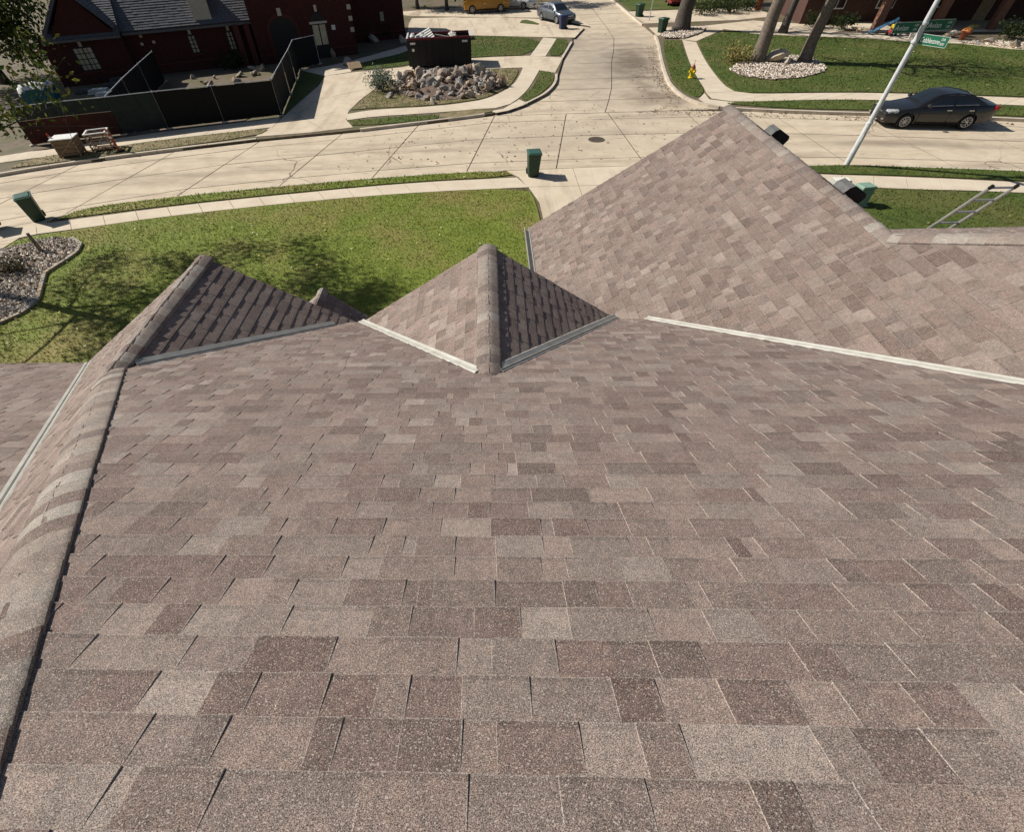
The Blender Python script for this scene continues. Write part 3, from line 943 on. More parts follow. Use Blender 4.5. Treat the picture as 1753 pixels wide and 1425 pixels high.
shingles(SR_poly, PSR, (1, 0, 0), seed=13, lift=1.15, mean=.19, con=.8); shingles(SL_poly, PSL, (-1, 0, 0), seed=14)
order = sorted(range(len(alltabs)), key=lambda i: -alltabs[i][0])


def in_view(tab):
    c = tab[1] - CAMP
    m = camo.matrix_world.to_3x3().transposed() @ c
    if m.z > -0.2: return False
    px, py = 806 + 766 * m.x / -m.z, 712.5 - 766 * m.y / -m.z
    return -40 < px < 1793 and -20 < py < 1480


vis = [i for i in order if in_view(alltabs[i])]
single = set(vis[:300])
field = MB()
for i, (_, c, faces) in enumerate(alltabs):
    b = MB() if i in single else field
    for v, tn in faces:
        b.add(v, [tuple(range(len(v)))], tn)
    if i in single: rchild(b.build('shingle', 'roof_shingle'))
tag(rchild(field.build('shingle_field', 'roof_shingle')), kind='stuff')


def caps(A, B, dl, dr, w=0.145, lift=0.0, seed=0, rev=False, name='ridge_shingle', rnd=0.03, soft=True):
    """bent cap shingles lapping from A to B; dl, dr point down the two slopes, square to the ridge"""
    rd = random.Random(seed)
    A, B = Vector(A), Vector(B)
    t = (B - A); Ln = t.length; t.normalize()
    dl, dr = Vector(dl).normalized(), Vector(dr).normalized()
    up = -(dl + dr); up = up.normalized() if up.length > 1e-4 else Vector((0, 0, 1))
    n = int(Ln / E_)
    for k in range(n + 1):
        a0, a1 = k * E_ - 0.10, min((k + 1) * E_, Ln + .02)
        if a1 - a0 < .05: continue
        h0, h1 = 0.008, 0.0235 + rd.uniform(-.0015, .002)
        tone = TONES[rd.choices(range(len(TONES)), WT)[0]]; tone = tuple((m_ + (c - m_) * 1.7) * .98 for c, m_ in zip(tone, (.215, .176, .154)))
        ring = []
        j = rd.uniform(-.004, .004)
        for a, h in ((a0, h0), (a1, h1)):
            c = A + t * a
            pr = []
            for q in (-1, -.8, -.5, -.28, -.1, .1, .28, .5, .8, 1):
                dd = dl if q < 0 else dr
                x = abs(q) * w
                rr = rnd * max(0, 1 - x / 0.09) ** 2
                nl = up - dd * up.dot(dd); nl.normalize()
                base = c + dd * x + (nl * 0.7 + up * .3) * (h + 0.004) + t * (j * q) - up * 0
                pr.append(base - up * rr * 0.55)
            ring.append(pr)
        m = len(ring[0])
        low = [p - up * 0.012 for p in ring[1]]
        vs = ring[0] + ring[1] + low + [p - up * 0.012 for p in ring[0]]
        fs = [(i, i + 1, m + i + 1, m + i) for i in range(m - 1)] + [(m + i, m + i + 1, 2 * m + i + 1, 2 * m + i) for i in range(m - 1)]
        fs += [(0, m, 2 * m, 3 * m), (m - 1, 4 * m - 1, 3 * m - 1, 2 * m - 1)]
        nn = (ring[0][1] - ring[0][0]).cross(ring[1][0] - ring[0][0])
        if nn.dot(up) < 0: fs = [f[::-1] for f in fs]
        b = MB(); b.add(vs, fs, tone)
        o = rchild(b.build(name, 'roof_shingle'))
        o.data.polygons.foreach_set('use_smooth', [soft and i < m - 1 for i in range(len(o.data.polygons))])


hipdir = Vector((1, -xr, kS)).normalized()
def square(d, t): d = Vector(d); return d - t * d.dot(t)
J1 = Vector((-4.05, 3.44, PM(0, 3.44)))
top1 = J1 + Vector((1, -xr, kS)) * (hx / xr)
tt = (J1 - top1).normalized()
caps(top1, J1, square((-1, 0, -kS), tt), square((0, 1, -mM), tt), w=0.16, seed=1, rnd=0.034)
caps((-4.05, 3.34, J1.z), (-4.05, 5.87, J1.z), (-1, 0, -kS), (1, 0, -0.60), seed=2, rnd=0.034)
z2 = PM(0, 3.2)
caps((0.03, 3.12, z2), (0.03, 5.83, z2), (-1, 0, -.63), (1, 0, -.63), seed=3)
caps((4.95, 5.25, ZR3), (4.95, 10.78, ZR3), (-1, 0, -.63), (1, 0, -.65), seed=4)
J3 = Vector((4.95, 5.33, ZR3)); hd3 = Vector((1, -.63 / mM, .63)); t3 = hd3.normalized()
caps(J3 + hd3 * 4.2, J3, square((-1, 0, -.63), t3), square((0, 1, -mM), t3), seed=5)
caps((-2.67, 5.9, 3.96), (-2.67, 6.33, 3.96), (-1, 0, -.8), (1, 0, -.8), seed=6, w=.10, rnd=.0, soft=False)
caps((-0.74, -1, PM(0, -1)), (8, -1, PM(0, -1)), (0, -1, -mM), (0, 1, -mM), seed=7)


def valley(A, B, da, db, w=0.046, name='valley_flashing', wa=None):
    wa = wa or w; wb = w
    """W-profile valley metal: two flanges on the two slopes and a low centre rib"""
    A, B = Vector(A), Vector(B)
    t = (B - A).normalized()
    da, db = square(Vector(da).normalized(), t).normalized(), square(Vector(db).normalized(), t).normalized()
    up = (da + db).normalized()
    prof = []
    na = t.cross(da); na = na if na.z > 0 else -na
    nb = t.cross(db); nb = nb if nb.z > 0 else -nb
    L_ = [(da, na, wa + .012, .004), (da, na, wa, .018), (da, na, wa * .25, .015), (None, None, 0, .036), (db, nb, wb * .25, .015), (db, nb, wb, .018), (db, nb, wb + .012, .004)]
    for d, n_, x, h in L_:
        prof.append(up * h if d is None else d * x + n_ * h)
    vs = [A + p for p in prof] + [B + p for p in prof]
    m = len(prof)
    fs = [(i, i + 1, m + i + 1, m + i) for i in range(m - 1)]
    fs += [tuple(range(m)), tuple(range(m, 2 * m))[::-1]]
    b = MB(); b.add(vs, fs)
    return rchild(b.build(name, 'valley_metal'))


s2 = .63 / mM
zv = lambda y: PM(0, y)
valley((0.03 - 2.02, 3.2 + 2.02 * s2, zv(3.2 + 2.02 * s2)), (0.03 - .10, 3.2 + .10 * s2, zv(3.2 + .1 * s2)), (1, 0, .63), (0, -1, mM))
valley((0.03 + 2.02, 3.2 + 2.02 * s2, zv(3.2 + 2.02 * s2)), (0.03 + .11, 3.2 + .11 * s2, zv(3.2 + .11 * s2)), (-1, 0, .63), (0, -1, mM), w=.034, wa=.085)
s1 = .60 / mM
valley((-4.05 + 1.72, 3.44 + 1.72 * s1, zv(3.44 + 1.72 * s1)), (-4.05 + .16, 3.44 + .16 * s1, zv(3.44 + .16 * s1)), (-1, 0, .60), (0, -1, mM), w=.034, wa=.085)
valley((2.495, 5.79, zv(5.79)), (2.495 + 5, 5.79 - 5 * s2, zv(5.79 - 5 * s2)), (1, 0, .63), (0, -1, mM))
valley((-4.775 - 2.68 / xr, 5.6, PQ(0, 5.6)), (-4.775 + 3.9 / xr, -.98, PQ(0, -.98)), (1, 0, kS), (0, -1, mM), w=.058)


def gutter(A, B, out, name='gutter'):
    A, B, out = Vector(A), Vector(B), Vector(out)
    prof = [(0, 0), (0, -.10), (.07, -.10), (.10, -.05), (.115, -.01), (.13, .0), (.13, .008), (.108, .008), (.09, -.05), (.065, -.085), (.012, -.085), (.012, 0)]
    vs = [A + out * x + Vector((0, 0, z)) for x, z in prof] + [B + out * x + Vector((0, 0, z)) for x, z in prof]
    m = len(prof)
    b = MB(); b.add(vs, [(i, (i + 1) % m, m + (i + 1) % m, m + i) for i in range(m)])
    return hchild(b.build(name, 'gutter_metal'))


gutter((1.07, 5.9, PW3(1.08, 0) - .01), (1.07, 10.8, PW3(1.08, 0) - .01), (-1, 0, 0))


def wall(poly_xz, y0, y1, axis='y'):
    b = MB()
    n = len(poly_xz)
    if axis == 'y':
        vs = [(x, y0, z) for x, z in poly_xz] + [(x, y1, z) for x, z in poly_xz]
    else:
        vs = [(y0, x, z) for x, z in poly_xz] + [(y1, x, z) for x, z in poly_xz]
    b.add(vs, [tuple(range(n)), tuple(range(n, 2 * n))[::-1]] + [(i, (i + 1) % n, n + (i + 1) % n, n + i) for i in range(n)])
    return hchild(b.build('wall', 'tan_brick'))


ze = PM(0, 5.4) - .12
wall([(-6.6, 0), (-1.9, 0), (-1.9, 3.2), (-4.05, J1.z - .2), (-6.6, J1.z - .16 - 2.55 * kS)], 5.4, 5.55)
wall([(-1.899, 0), (1.3, 0), (1.3, ze - .02), (-1.899, ze - .02)], 5.36, 5.5)
wall([(-1.6, ze), (1.66, ze), (0.03, z2 - .16)], 5.45, 5.6)
wall([(1.45, 0), (8.0, 0), (8.0, ZR3 - .14 - 3.05 * .65), (4.95, ZR3 - .14), (1.45, ZR3 - .14 - 3.5 * .63)], 10.3, 10.45)
wall([(5.5, 0), (10.29, 0), (10.29, PW3(1.5, 0) - .12), (5.5, PW3(1.5, 0) - .12)], 1.45, 1.6, 'x')
wall([(8.3, 0), (10.29, 0), (10.29, 2.9), (8.3, 2.9)], 7.85, 8.0, 'x')
wall([(8.01, 0), (15.6, 0), (15.6, PN(0, 8.3) - .1), (8.01, PN(0, 8.3) - .1)], 8.15, 8.3)
wall([(-14.6, 0), (-6.61, 0), (-6.61, PQ(0, 5.2) - .1), (-14.6, PQ(0, 5.2) - .1)], 5.05, 5.2)
wall([(-3.4, 0), (-1.92, 0), (-1.92, 3.2), (-2.67, 3.8), (-3.4, 3.2)], 6.0, 6.12)


def roof_vent(y, x=5.17):
    """low box vent: sheet-metal hood on a flange, dark mouth facing down the far slope"""
    z = PW3R(x, y)
    b = MB()
    w, d, h = 0.29, 0.29, 0.17
    M_ = Matrix.Translation((x, y, z)) @ Matrix.Rotation(math.atan(.65), 4, 'Y')
    fl = [(-.28, -.28, .004), (.28, -.28, .004), (.28, .28, .004), (-.28, .28, .004)]
    vs = [M_ @ Vector(p) for p in fl] + [M_ @ Vector((p[0], p[1], .016)) for p in fl]
    b.add(vs, [(3, 2, 1, 0), (4, 5, 6, 7), (0, 1, 5, 4), (1, 2, 6, 5), (2, 3, 7, 6), (3, 0, 4, 7)], mi=1)
    prof = [(-.16, .016), (-.15, .11), (-.11, h), (.13, h + .02), (.17, h - .02), (.17, .05), (.15, .05), (.15, .016)]
    vs = [M_ @ Vector((p, -w / 2, q)) for p, q in prof] + [M_ @ Vector((p, w / 2, q)) for p, q in prof]
    m = len(prof)
    b.add(vs, [(i, m + i, m + (i + 1) % m, (i + 1) % m) for i in range(m)], mi=0)
    b.add(vs, [tuple(range(m)), tuple(range(m, 2 * m))[::-1]], mi=1)
    return rchild(b.build('roof_vent', None, mats=['vent_top', 'vent_dark']))


roof_vent(9.2, 5.17); roof_vent(6.78, 5.17)

# ------------------------------------------------------------------ wheelie bins
mat('bin_green', (0.018, 0.050, 0.028), (0.012, 0.038, 0.020), 6, 0.5, spec=0.35)
mat('bin_lid', (0.045, 0.115, 0.085), (0.035, 0.095, 0.07), 6, 0.38, spec=0.5)
mat('bin_blue', (0.012, 0.022, 0.085), (0.008, 0.015, 0.06), 6, 0.45, spec=0.4)
mat('rubber', (0.015, 0.015, 0.015), (0.01, 0.01, 0.01), 10, 0.8)
mat('steel', (0.55, 0.55, 0.54), (0.42, 0.42, 0.41), 8, 0.4, metal=0.6)
mat('galv', (0.66, 0.68, 0.70), (0.52, 0.54, 0.56), 5, 0.5, metal=0.1, spec=0.4)


def make_bin(label, body='bin_green', lid='bin_lid', loc=(0, 0, 0), rz=0.0, s=1.0, group=None):
    t = thing('wheelie_bin', label, 'bin', loc, rz, group)
    b = MB()
    # tapered body: rings from base to rim, narrower at the foot
    rings = [(0.0, .21, .24, .03), (.06, .225, .255, .02), (.55, .255, .30, .0), (.84, .27, .325, -.02), (.90, .285, .34, -.02), (.93, .285, .34, -.02)]
    vs = []
    for z, hx_, hy_, oy in rings:
        c = .05
        for sx, sy in ((-1, -1), (1, -1), (1, 1), (-1, 1)):
            pts = [(sx * (hx_ - c), sy * hy_ + oy), (sx * hx_, sy * (hy_ - c) + oy)]
            if sx * sy < 0: pts = pts[::-1] if False else pts
            order_ = pts if (sx, sy) in ((1, -1), (-1, 1)) else pts[::-1]
            for q in order_: vs.append((q[0], q[1], z))
    n = 8
    fs = [tuple(range(n))[::-1], tuple(range((len(rings) - 1) * n, len(rings) * n))]
    for i in range(len(rings) - 1):
        fs += [(i * n + k, i * n + (k + 1) % n, (i + 1) * n + (k + 1) % n, (i + 1) * n + k) for k in range(n)]
    b.add(vs, fs)
    b.build('body', body, t)
    l = MB()
    l.box((0, -.02, .955), (.60, .72, .045)); l.box((0, -.03, .99), (.48, .56, .035), taper=1.12)
    bevel(l.build('lid', lid, t), .015)
    h = MB(); h.tube([(-.24, .33, .86), (-.24, .40, .93), (.24, .40, .93), (.24, .33, .86)], .016, 6)
    h.build('handle', body, t)
    for sx in (-1, 1):
        w = MB(); w.lathe([(.02, -.03), (.115, -.03), (.125, -.015), (.125, .015), (.115, .03), (.02, .03)], 14, (sx * .235, .27, .125), Matrix.Rotation(R(90), 4, 'Y'))
        w.build('wheel', 'rubber', t)
    ax = MB(); ax.tube([(-.26, .27, .125), (.26, .27, .125)], .012, 6); ax.build('axle', 'steel', t)
    t.scale = (s,) * 3
    return t


bin1 = make_bin('green wheelie bin standing alone at the mouth of the near driveway', loc=(*(2.12, 21.38), 0.006), rz=R(4))
dup(bin1, (*(-18.46, 18.01), 0.0), R(38), 'green wheelie bin turned aslant on the sidewalk before the rock bed')
dup(bin1, (*(-19.91, 17.25), 0.0), R(30), 'green wheelie bin with only its edge and shadow showing past the slanted one')
dup(bin1, (*(16.10, 53.59), -0.1), R(-60), 'green wheelie bin at the kerb beside the thick dark tree trunk', scale=1.12)
dup(bin1, (*(16.07, 62.54), -0.1), R(-60), 'green wheelie bin on the kerb beyond the thin grey sign post', scale=1.12)
make_bin('dark blue wheelie bin in front of the grey-blue car', 'bin_blue', 'bin_blue', (*(7.56, 57.07), -0.12), R(-70), 1.12)

# ------------------------------------------------------------------ street name pole
mat('sign_green', (0.012, 0.14, 0.075), (0.010, 0.12, 0.065), 8, 0.4, spec=0.4)
mat('sign_white', (0.80, 0.82, 0.80), (0.74, 0.76, 0.74), 8, 0.5)


def text_part(body, size, mtx, parent, m='sign_white', name='lettering', xscale=1.0):
    cu = bpy.data.curves.new('text', 'FONT'); cu.body = body; cu.size = size; cu.align_x = 'LEFT'; cu.extrude = 0.002
    to = bpy.data.objects.new('text', cu)
    me = bpy.data.meshes.new_from_object(to)
    bpy.data.objects.remove(to)
    me.transform(Matrix.Diagonal((xscale, 1, 1, 1))); me.transform(mtx)
    me.materials.clear(); me.materials.append(MATS[m])
    o = bpy.data.objects.new(name, me); COL.objects.link(o); o.parent = parent
    return o


px_, py_ = (15.97, 21.75)
pole = thing('street_sign_pole', 'tall galvanised pole carrying three green street name blades', 'sign pole', (px_, py_, 0.03))
b = MB(); b.tube([(0, 0, 0), (0, 0, 1.6)], [.115, .105], 16); b.tube([(0, 0, 1.6), (0, 0, 5.2), (0, 0, 9.0)], [.092, .082, .06], 16)
b.build('shaft', 'galv', pole, smooth=False)
b = MB(); b.box((.0, -.10, 1.05), (.10, .03, .26)); bevel(b.build('hand_hole_cover', 'galv', pole), .008)
for zz in (1.58, 4.2, 4.72):
    b = MB(); b.lathe([(.10, -.03), (.118, -.03), (.118, .03), (.10, .03)], 16, (0, 0, zz)); b.build('clamp_band', 'galv', pole)
b = MB(); b.tube([(0, 0, 8.9), (0, .5, 9.2), (0, 1.6, 9.35)], [.05, .045, .04], 10); b.build('lamp_arm', 'galv', pole)
b = MB(); b.box((0, 2.0, 9.33), (.28, .75, .12)); bevel(b.build('lamp_head', 'galv', pole), .04)


def blade(x0, x1, z, rz, big, small, tilt=0.0):
    """street name plate; local x along the plate, face towards local -y"""
    L_ = x1 - x0
    M_ = Matrix.Rotation(rz, 4, 'Z') @ Matrix.Translation((x0, 0, z))
    b = MB(); b.box((0, 0, 0), (L_, .012, .30), M=None)
    me_m = M_ @ Matrix.Translation((L_ / 2, 0, 0))
    b.v = [tuple(me_m @ Vector(v)) for v in b.v]
    o = b.build('name_plate', 'sign_green', pole)
    Rm = M_ @ Matrix.Translation((0.06, -.009, -.075)) @ Matrix.Rotation(R(90), 4, 'X')
    text_part(big, .22 if len(big) < 7 else .2, Rm, o, xscale=1.0 if len(big) < 7 else .62)
    for k, sm in enumerate(small):
        text_part(sm, .10, M_ @ Matrix.Translation((L_ - .24, -.009, .03 - k * .12)) @ Matrix.Rotation(R(90), 4, 'X'), o)
    e = MB(); 
    for zz in (-.148, .148):
        e.box((L_ / 2, -.007, zz), (L_ - .01, .003, .008))
    for xx in (.005, L_ - .005):
        e.box((xx, -.007, 0), (.008, .003, .288))
    e.v = [tuple(M_ @ Vector(v)) for v in e.v]
    e.build('border', 'sign_white', o)


blade(-1.06, -.10, 4.62, R(2), 'Avian', ('CIR', '100'))
blade(.10, 1.06, 4.66, R(2), 'Avian', ('CIR', '100'))
blade(.10, 1.06, 4.30, R(-62), 'Cobblestone', ('DR', '500'))

# ------------------------------------------------------------------ small things on the near right
mat('util_green', (0.24, 0.36, 0.28), (0.20, 0.31, 0.24), 7, 0.5)
ux, uy = (14.23, 17.78)
t = thing('utility_pedestal', 'pale green utility pedestal standing in the grass behind the garage roof', 'utility box', (ux, uy, .03), R(8))
b = MB(); b.box((0, 0, .30), (.50, .42, .60), taper=1.06); bevel(b.build('cabinet', 'util_green', t), .02)
b = MB(); b.box((0, 0, .66), (.54, .46, .12), taper=1.0); bevel(b.build('cover', 'util_green', t), .035)
b = MB(); b.box((0, -.222, .36), (.30, .012, .26)); b.build('door_panel', 'util_green', t)
b = MB(); b.box((0, 0, -.02), (.62, .54, .08)); b.build('plinth', 'kerb_concrete', t)
vx, vy = (14.53, 19.57)
t = thing('utility_cover', 'low white slatted utility cover set in the walk', 'utility cover', (vx, vy, .02), R(-4))
b = MB(); b.box((0, 0, .13), (.62, .4, .2), taper=1.05); bevel(b.build('case', 'gutter_metal', t), .02)
for k in range(5):
    b = MB(); b.box((-.24 + k * .12, 0, .24), (.08, .36, .025)); b.build('slat', 'white_trim', t)

t = thing('ladder', 'aluminium extension ladder leaning on the eave above the grass', 'ladder', (8.86, 8.87, PN(0, 8.75)))
lean = Vector((0.05, -.44, .89)).normalized()
foot = -lean * ((PN(0, 8.75)) / lean.z)
for xx in (0, .42):
    b = MB()
    A, B = foot + Vector((xx, 0, 0)), lean * 1.02 + Vector((xx, 0, 0))
    b.tube([A, B], .026, 6); b.build('rail', 'steel', t)
    b = MB(); b.tube([B - lean * .03, B + lean * .03], .034, 8); b.build('end_cap', 'rubber', t)
k = 0
Lf = (foot).length
while k * .305 < Lf + 1.0:
    c = lean * (1.0 - k * .305)
    b = MB(); b.tube([c, c + Vector((.42, 0, 0))], .019, 6); b.build('rung', 'steel', t)
    k += 1

mx, my = (5.76, 26.19)
mh = MB(); mh.lathe([(.0, -.16), (.42, -.16), (.42, -.108), (.38, -.108), (.38, -.112), (.0, -.112)], 28, (mx, my, 0))
mat('cast_iron', (0.11, 0.085, 0.065), (0.07, 0.055, 0.042), 25, 0.7, bump=0.6, bscale=60)
tag(mh.build('manhole_cover', 'cast_iron'), 'round brown iron manhole cover in the intersection', 'manhole')

# ------------------------------------------------------------------ rocks
def rock_mesh(seed, flat=0.7, sub=2, jag=.045):
    import bmesh
    bm = bmesh.new(); bmesh.ops.create_icosphere(bm, subdivisions=sub, radius=0.5)
    rd = random.Random(seed)
    planes = [(Vector((rd.gauss(0, 1), rd.gauss(0, 1), rd.gauss(0, 1))).normalized(), rd.uniform(.20, .38)) for _ in range(10)]
    for v in bm.verts:
        for n_, d_ in planes:
            e = v.co.dot(n_) - d_
            if e > 0: v.co -= n_ * e * .95
        v.co += Vector((rd.uniform(-1, 1), rd.uniform(-1, 1), rd.uniform(-1, 1))) * jag
        v.co.z *= flat
    me = bpy.data.meshes.new('rock'); bm.to_mesh(me); bm.free()
    return me


mat('rock_grey', (0.40, 0.37, 0.34), (0.17, 0.155, 0.14), 5, c3=(0.36, 0.25, 0.16), scale3=1.4, bump=0.6, bscale=14)
mat('rock_pale', (0.50, 0.445, 0.385), (0.22, 0.19, 0.16), 5, c3=(0.5, 0.38, 0.25), scale3=1.4, bump=0.6, bscale=14)
mat('rock_brown', (0.24, 0.17, 0.12), (0.17, 0.11, 0.075), 5, bump=0.6, bscale=14)
rock_vars = []
for i in range(9):
    me = rock_mesh(40 + i, random.uniform(.6, .85)); me.materials.append(MATS[('rock_grey', 'rock_grey', 'rock_pale', 'rock_grey', 'rock_brown', 'rock_pale', 'rock_grey', 'rock_pale', 'rock_grey')[i]])
    rock_vars.append(me)


def rock(x, y, z, s, label, group=None, var=None, name='boulder', cat='boulder'):
    me = rock_vars[random.randrange(9) if var is None else var]
    o = bpy.data.objects.new(name, me); COL.objects.link(o)
    o.location = (x, y, z); o.rotation_euler = (random.uniform(-.9, .9), random.uniform(-.9, .9), random.uniform(0, 6.28))
    o.scale = (s * random.uniform(.65, 1.55), s * random.uniform(.6, 1.2), s * random.uniform(.6, 1.25))
    return tag(o, label, cat, group)


gc = [(-6.51, 37.18), (-5.90, 39.49), (-4.38, 41.55), (-2.42, 41.84), (-0.65, 41.06), (0.83, 38.98), (1.50, 36.85), (0.76, 35.62), (-0.57, 34.25), (-2.22, 33.63), (-4.09, 33.83), (-5.35, 34.90)]
gx0, gy0 = sum(p[0] for p in gc) / 12, sum(p[1] for p in gc) / 12
mound = MB()
rings = []
for q, hgt in ((1.0, .03), (.8, .18), (.55, .42), (.25, .62)):
    rings.append([(gx0 + (p[0] - gx0) * q, gy0 + (p[1] - gy0) * q, hgt + random.uniform(-.04, .04)) for p in gc])
vs = [v for r_ in rings for v in r_]; n = 12
fs = [(i * n + k, i * n + (k + 1) % n, (i + 1) * n + (k + 1) % n, (i + 1) * n + k) for i in range(3) for k in range(n)] + [tuple(range(3 * n, 4 * n))]
mound.add(vs, fs)
mat('mulch', (0.22, 0.155, 0.115), (0.10, 0.072, 0.055), 7, bump=0.7, bscale=25)
tag(mound.build('soil_mound', 'mulch', smooth=True), kind='structure')
placed = []
tries = 0
while len(placed) < 230 and tries < 4000:
    tries += 1
    P = scatter(gc, 1)
    if len(P) == 0: continue
    x, y = P[0]
    dn = min(1, math.hypot((x - gx0) / 5.2, (y - gy0) / 3.0))
    s = random.choice((.3, .36, .42, .5, .6, .75, .9)) * (1.1 if dn < .6 else .8)
    if any(math.hypot(x - a, y - b_) < (s + c) * .26 for a, b_, c in placed): continue
    placed.append((x, y, s))
    z = .66 * max(0, 1 - dn) ** .55 + s * .16
    v_ = random.randrange(9)
    lk = ('grey', 'grey', 'pale tan', 'grey', 'brown', 'pale tan', 'grey', 'pale tan', 'grey')[v_]
    sk = 'small' if s < .5 else ('mid-sized' if s < .75 else 'large')
    zk = 'on the crown of' if dn < .4 else ('on the dumpster side of' if y > gy0 + .3 else ('on the sidewalk side of' if y < gy0 - .3 else 'on the flank of'))
    rock(x, y, z, s, '%s %s rock %s the rock garden' % (sk, lk, zk), '%s %s rocks %s the rock garden' % (sk, lk, zk), var=v_)
for x, y, s, v, lab in ((*(1.06, 36.60), 1.0, 4, 'brown block of stone at the tip of the rock garden by the sidewalk'), (*(-3.28, 32.98), .55, 5, 'small upright pale stone at the sidewalk edge below the rock garden'),
                        (*(-6.15, 34.58), .6, 8, 'dark flat stone alone on the grass left of the rock garden'), (*(-7.26, 36.82), .5, 8, 'low stone under the silvery shrub')):
    rock(x, y, s * .28, s, lab, var=v)
for k, (a, b_) in enumerate((((-10.88, 44.34)), ((-12.84, 47.58)), ((-12.57, 49.86)), ((-11.52, 48.52)), ((-10.91, 55.40)), ((-10.23, 56.46)), ((-10.34, 53.61)), ((-9.00, 55.06)), ((-7.54, 53.13)))):
    rock(a, b_, .18, random.uniform(.6, 1.0), 'grey landscaping boulder in the shade along the brick house front', 'boulders along the brick house')

for k in range(16):
    a, b_ = random.uniform(310, 500), random.uniform(0, 1)
    P_ = [(-22.32, 41.53), (-18.21, 44.16), (-15.81, 42.51), (-18.31, 39.35), (-20.24, 38.78)]
    a, b_ = scatter(P_, 8)[0]
    rock(a, b_, .12, random.uniform(.25, .7), 'rough stone lying in the fenced yard before the brick house', 'stones in the fenced yard')


def stones(name, poly, n, s, cols, z, lab, zfun=None, cat='stones'):
    P = scatter(poly, n); n = len(P)
    dirs = np.array([(1, 0, 0), (0, 1, 0), (-1, 0, 0), (0, -1, 0), (0, 0, 1), (0, 0, -1)], float)
    tri = [(0, 1, 4), (1, 2, 4), (2, 3, 4), (3, 0, 4), (1, 0, 5), (2, 1, 5), (3, 2, 5), (0, 3, 5)]
    sz = s * (0.5 + rng.random((n, 1, 1))) * (0.7 + 0.6 * rng.random((n, 6, 1)))
    a = rng.random(n) * 6.28
    V = dirs[None] * sz * np.array([1, .8, .6])
    c, sn = np.cos(a)[:, None], np.sin(a)[:, None]
    X = V[..., 0] * c - V[..., 1] * sn; Y = V[..., 0] * sn + V[..., 1] * c
    V = np.stack([X + P[:, None, 0], Y + P[:, None, 1], V[..., 2] + z + 0.04 * rng.random((n, 1)) + (0 if zfun is None else zfun(P)[:, None])], -1)
    T = V[:, tri].reshape(-1, 3, 3)
    col = np.repeat(np.array(cols)[rng.integers(0, len(cols), n)] * (0.6 + 0.7 * rng.random((n, 1))), 8, 0)
    return tag(np_mesh(name, T, None, col, 'stone'), lab, cat, kind='stuff')


mat('limestone_tan', (0.60, 0.51, 0.39), (0.38, 0.30, 0.22), 4, bump=0.6, bscale=12)
RC = [(0.52, 0.45, 0.37), (0.66, 0.58, 0.48), (0.36, 0.28, 0.22), (0.54, 0.42, 0.33), (0.74, 0.68, 0.60)]
stones('rubble', gc, 1500, .07, RC, .03, 'small rubble between the boulders of the rock garden', lambda P: .60 * np.clip(1 - np.hypot((P[:, 0] - gx0) / 5.2, (P[:, 1] - gy0) / 3.0), 0, 1) ** .8)

# near-left river rock bed with a stone edge
bed = [(-17.02, 13.77), (-18.25, 15.42), (-17.79, 15.67), (-17.32, 16.06), (-16.67, 16.31), (-15.92, 16.23), (-15.26, 15.75), (-15.02, 15.14), (-15.11, 14.48), (-15.29, 13.71), (-14.92, 12.98), (-14.46, 12.12), (-14.43, 11.42), (-14.85, 10.83), (-20, 9.5), (-22, 13)]
b = MB(); b.prism(bed, -.05, .045); tag(b.build('rock_bed', 'mulch'), kind='structure')
stones('river_rock', bed, 6500, .055, RC + [(0.68, 0.62, 0.54)], .06, 'tan and white river rock filling the curved bed by the lawn')
edge = resample([(-15.92, 16.23), (-15.26, 15.75), (-15.02, 15.14), (-15.11, 14.48), (-15.29, 13.71), (-14.92, 12.98), (-14.46, 12.12), (-14.43, 11.42), (-14.85, 10.83)], 30)
eb = thing('bed_edging', 'row of pale edging stones round the river rock bed', 'edging', (*edge[10], 0.0))
for i in range(29):
    m_ = ((edge[i][0] + edge[i + 1][0]) / 2 - edge[10][0], (edge[i][1] + edge[i + 1][1]) / 2 - edge[10][1], .06)
    b = MB(); b.box(m_, (math.dist(edge[i], edge[i + 1]) * .94, .13, .11), math.atan2(edge[i + 1][1] - edge[i][1], edge[i + 1][0] - edge[i][0]))
    bevel(b.build('edging_stone', 'rock_pale', eb), .015)
sx_, sy_ = (-16.41, 15.19)
t = thing('post', 'short weathered wooden post standing in the river rock bed', 'post', (sx_, sy_, .05))
b = MB(); b.tube([(0, 0, 0), (0.0, 0.0, .35), (-.02, .02, .72)], [.07, .065, .05], 8); b.build('stake', 'bark', t)
# tree ring beds across the street
ring = [(16.95, 38.89), (18.15, 40.64), (20.48, 42.57), (22.52, 42.86), (23.80, 41.50), (23.49, 38.85), (22.81, 37.62), (20.79, 36.31), (18.58, 35.92), (17.15, 37.08)]
b = MB(); b.prism(ring, -.05, .06); tag(b.build('rock_bed', 'mulch'), kind='structure')
stones('river_rock', ring, 2600, .075, RC, .08, 'tan rock mulch round the feet of the two leaning trees')
ring2 = [(15.42, 51.75), (16.50, 53.51), (17.81, 54.44), (19.32, 55.04), (20.11, 53.69), (18.89, 51.93), (17.26, 50.36), (15.64, 50.65)]
b = MB(); b.prism(ring2, -.05, .06); tag(b.build('rock_bed', 'mulch'), kind='structure')
stones('river_rock', ring2, 900, .09, RC, .08, 'tan rock mulch round the foot of the thick dark tree')
bo_ = rock(*(20.85, 40.81), .42, 1.0, 'large tan boulder between the two leaning trees', var=2)
bo_.data = rock_vars[2].copy(); bo_.data.materials.clear(); bo_.data.materials.append(MATS['limestone_tan'])
bo_.scale = (2.1, 1.5, 1.6); bo_.rotation_euler = (.1, -.15, .3)
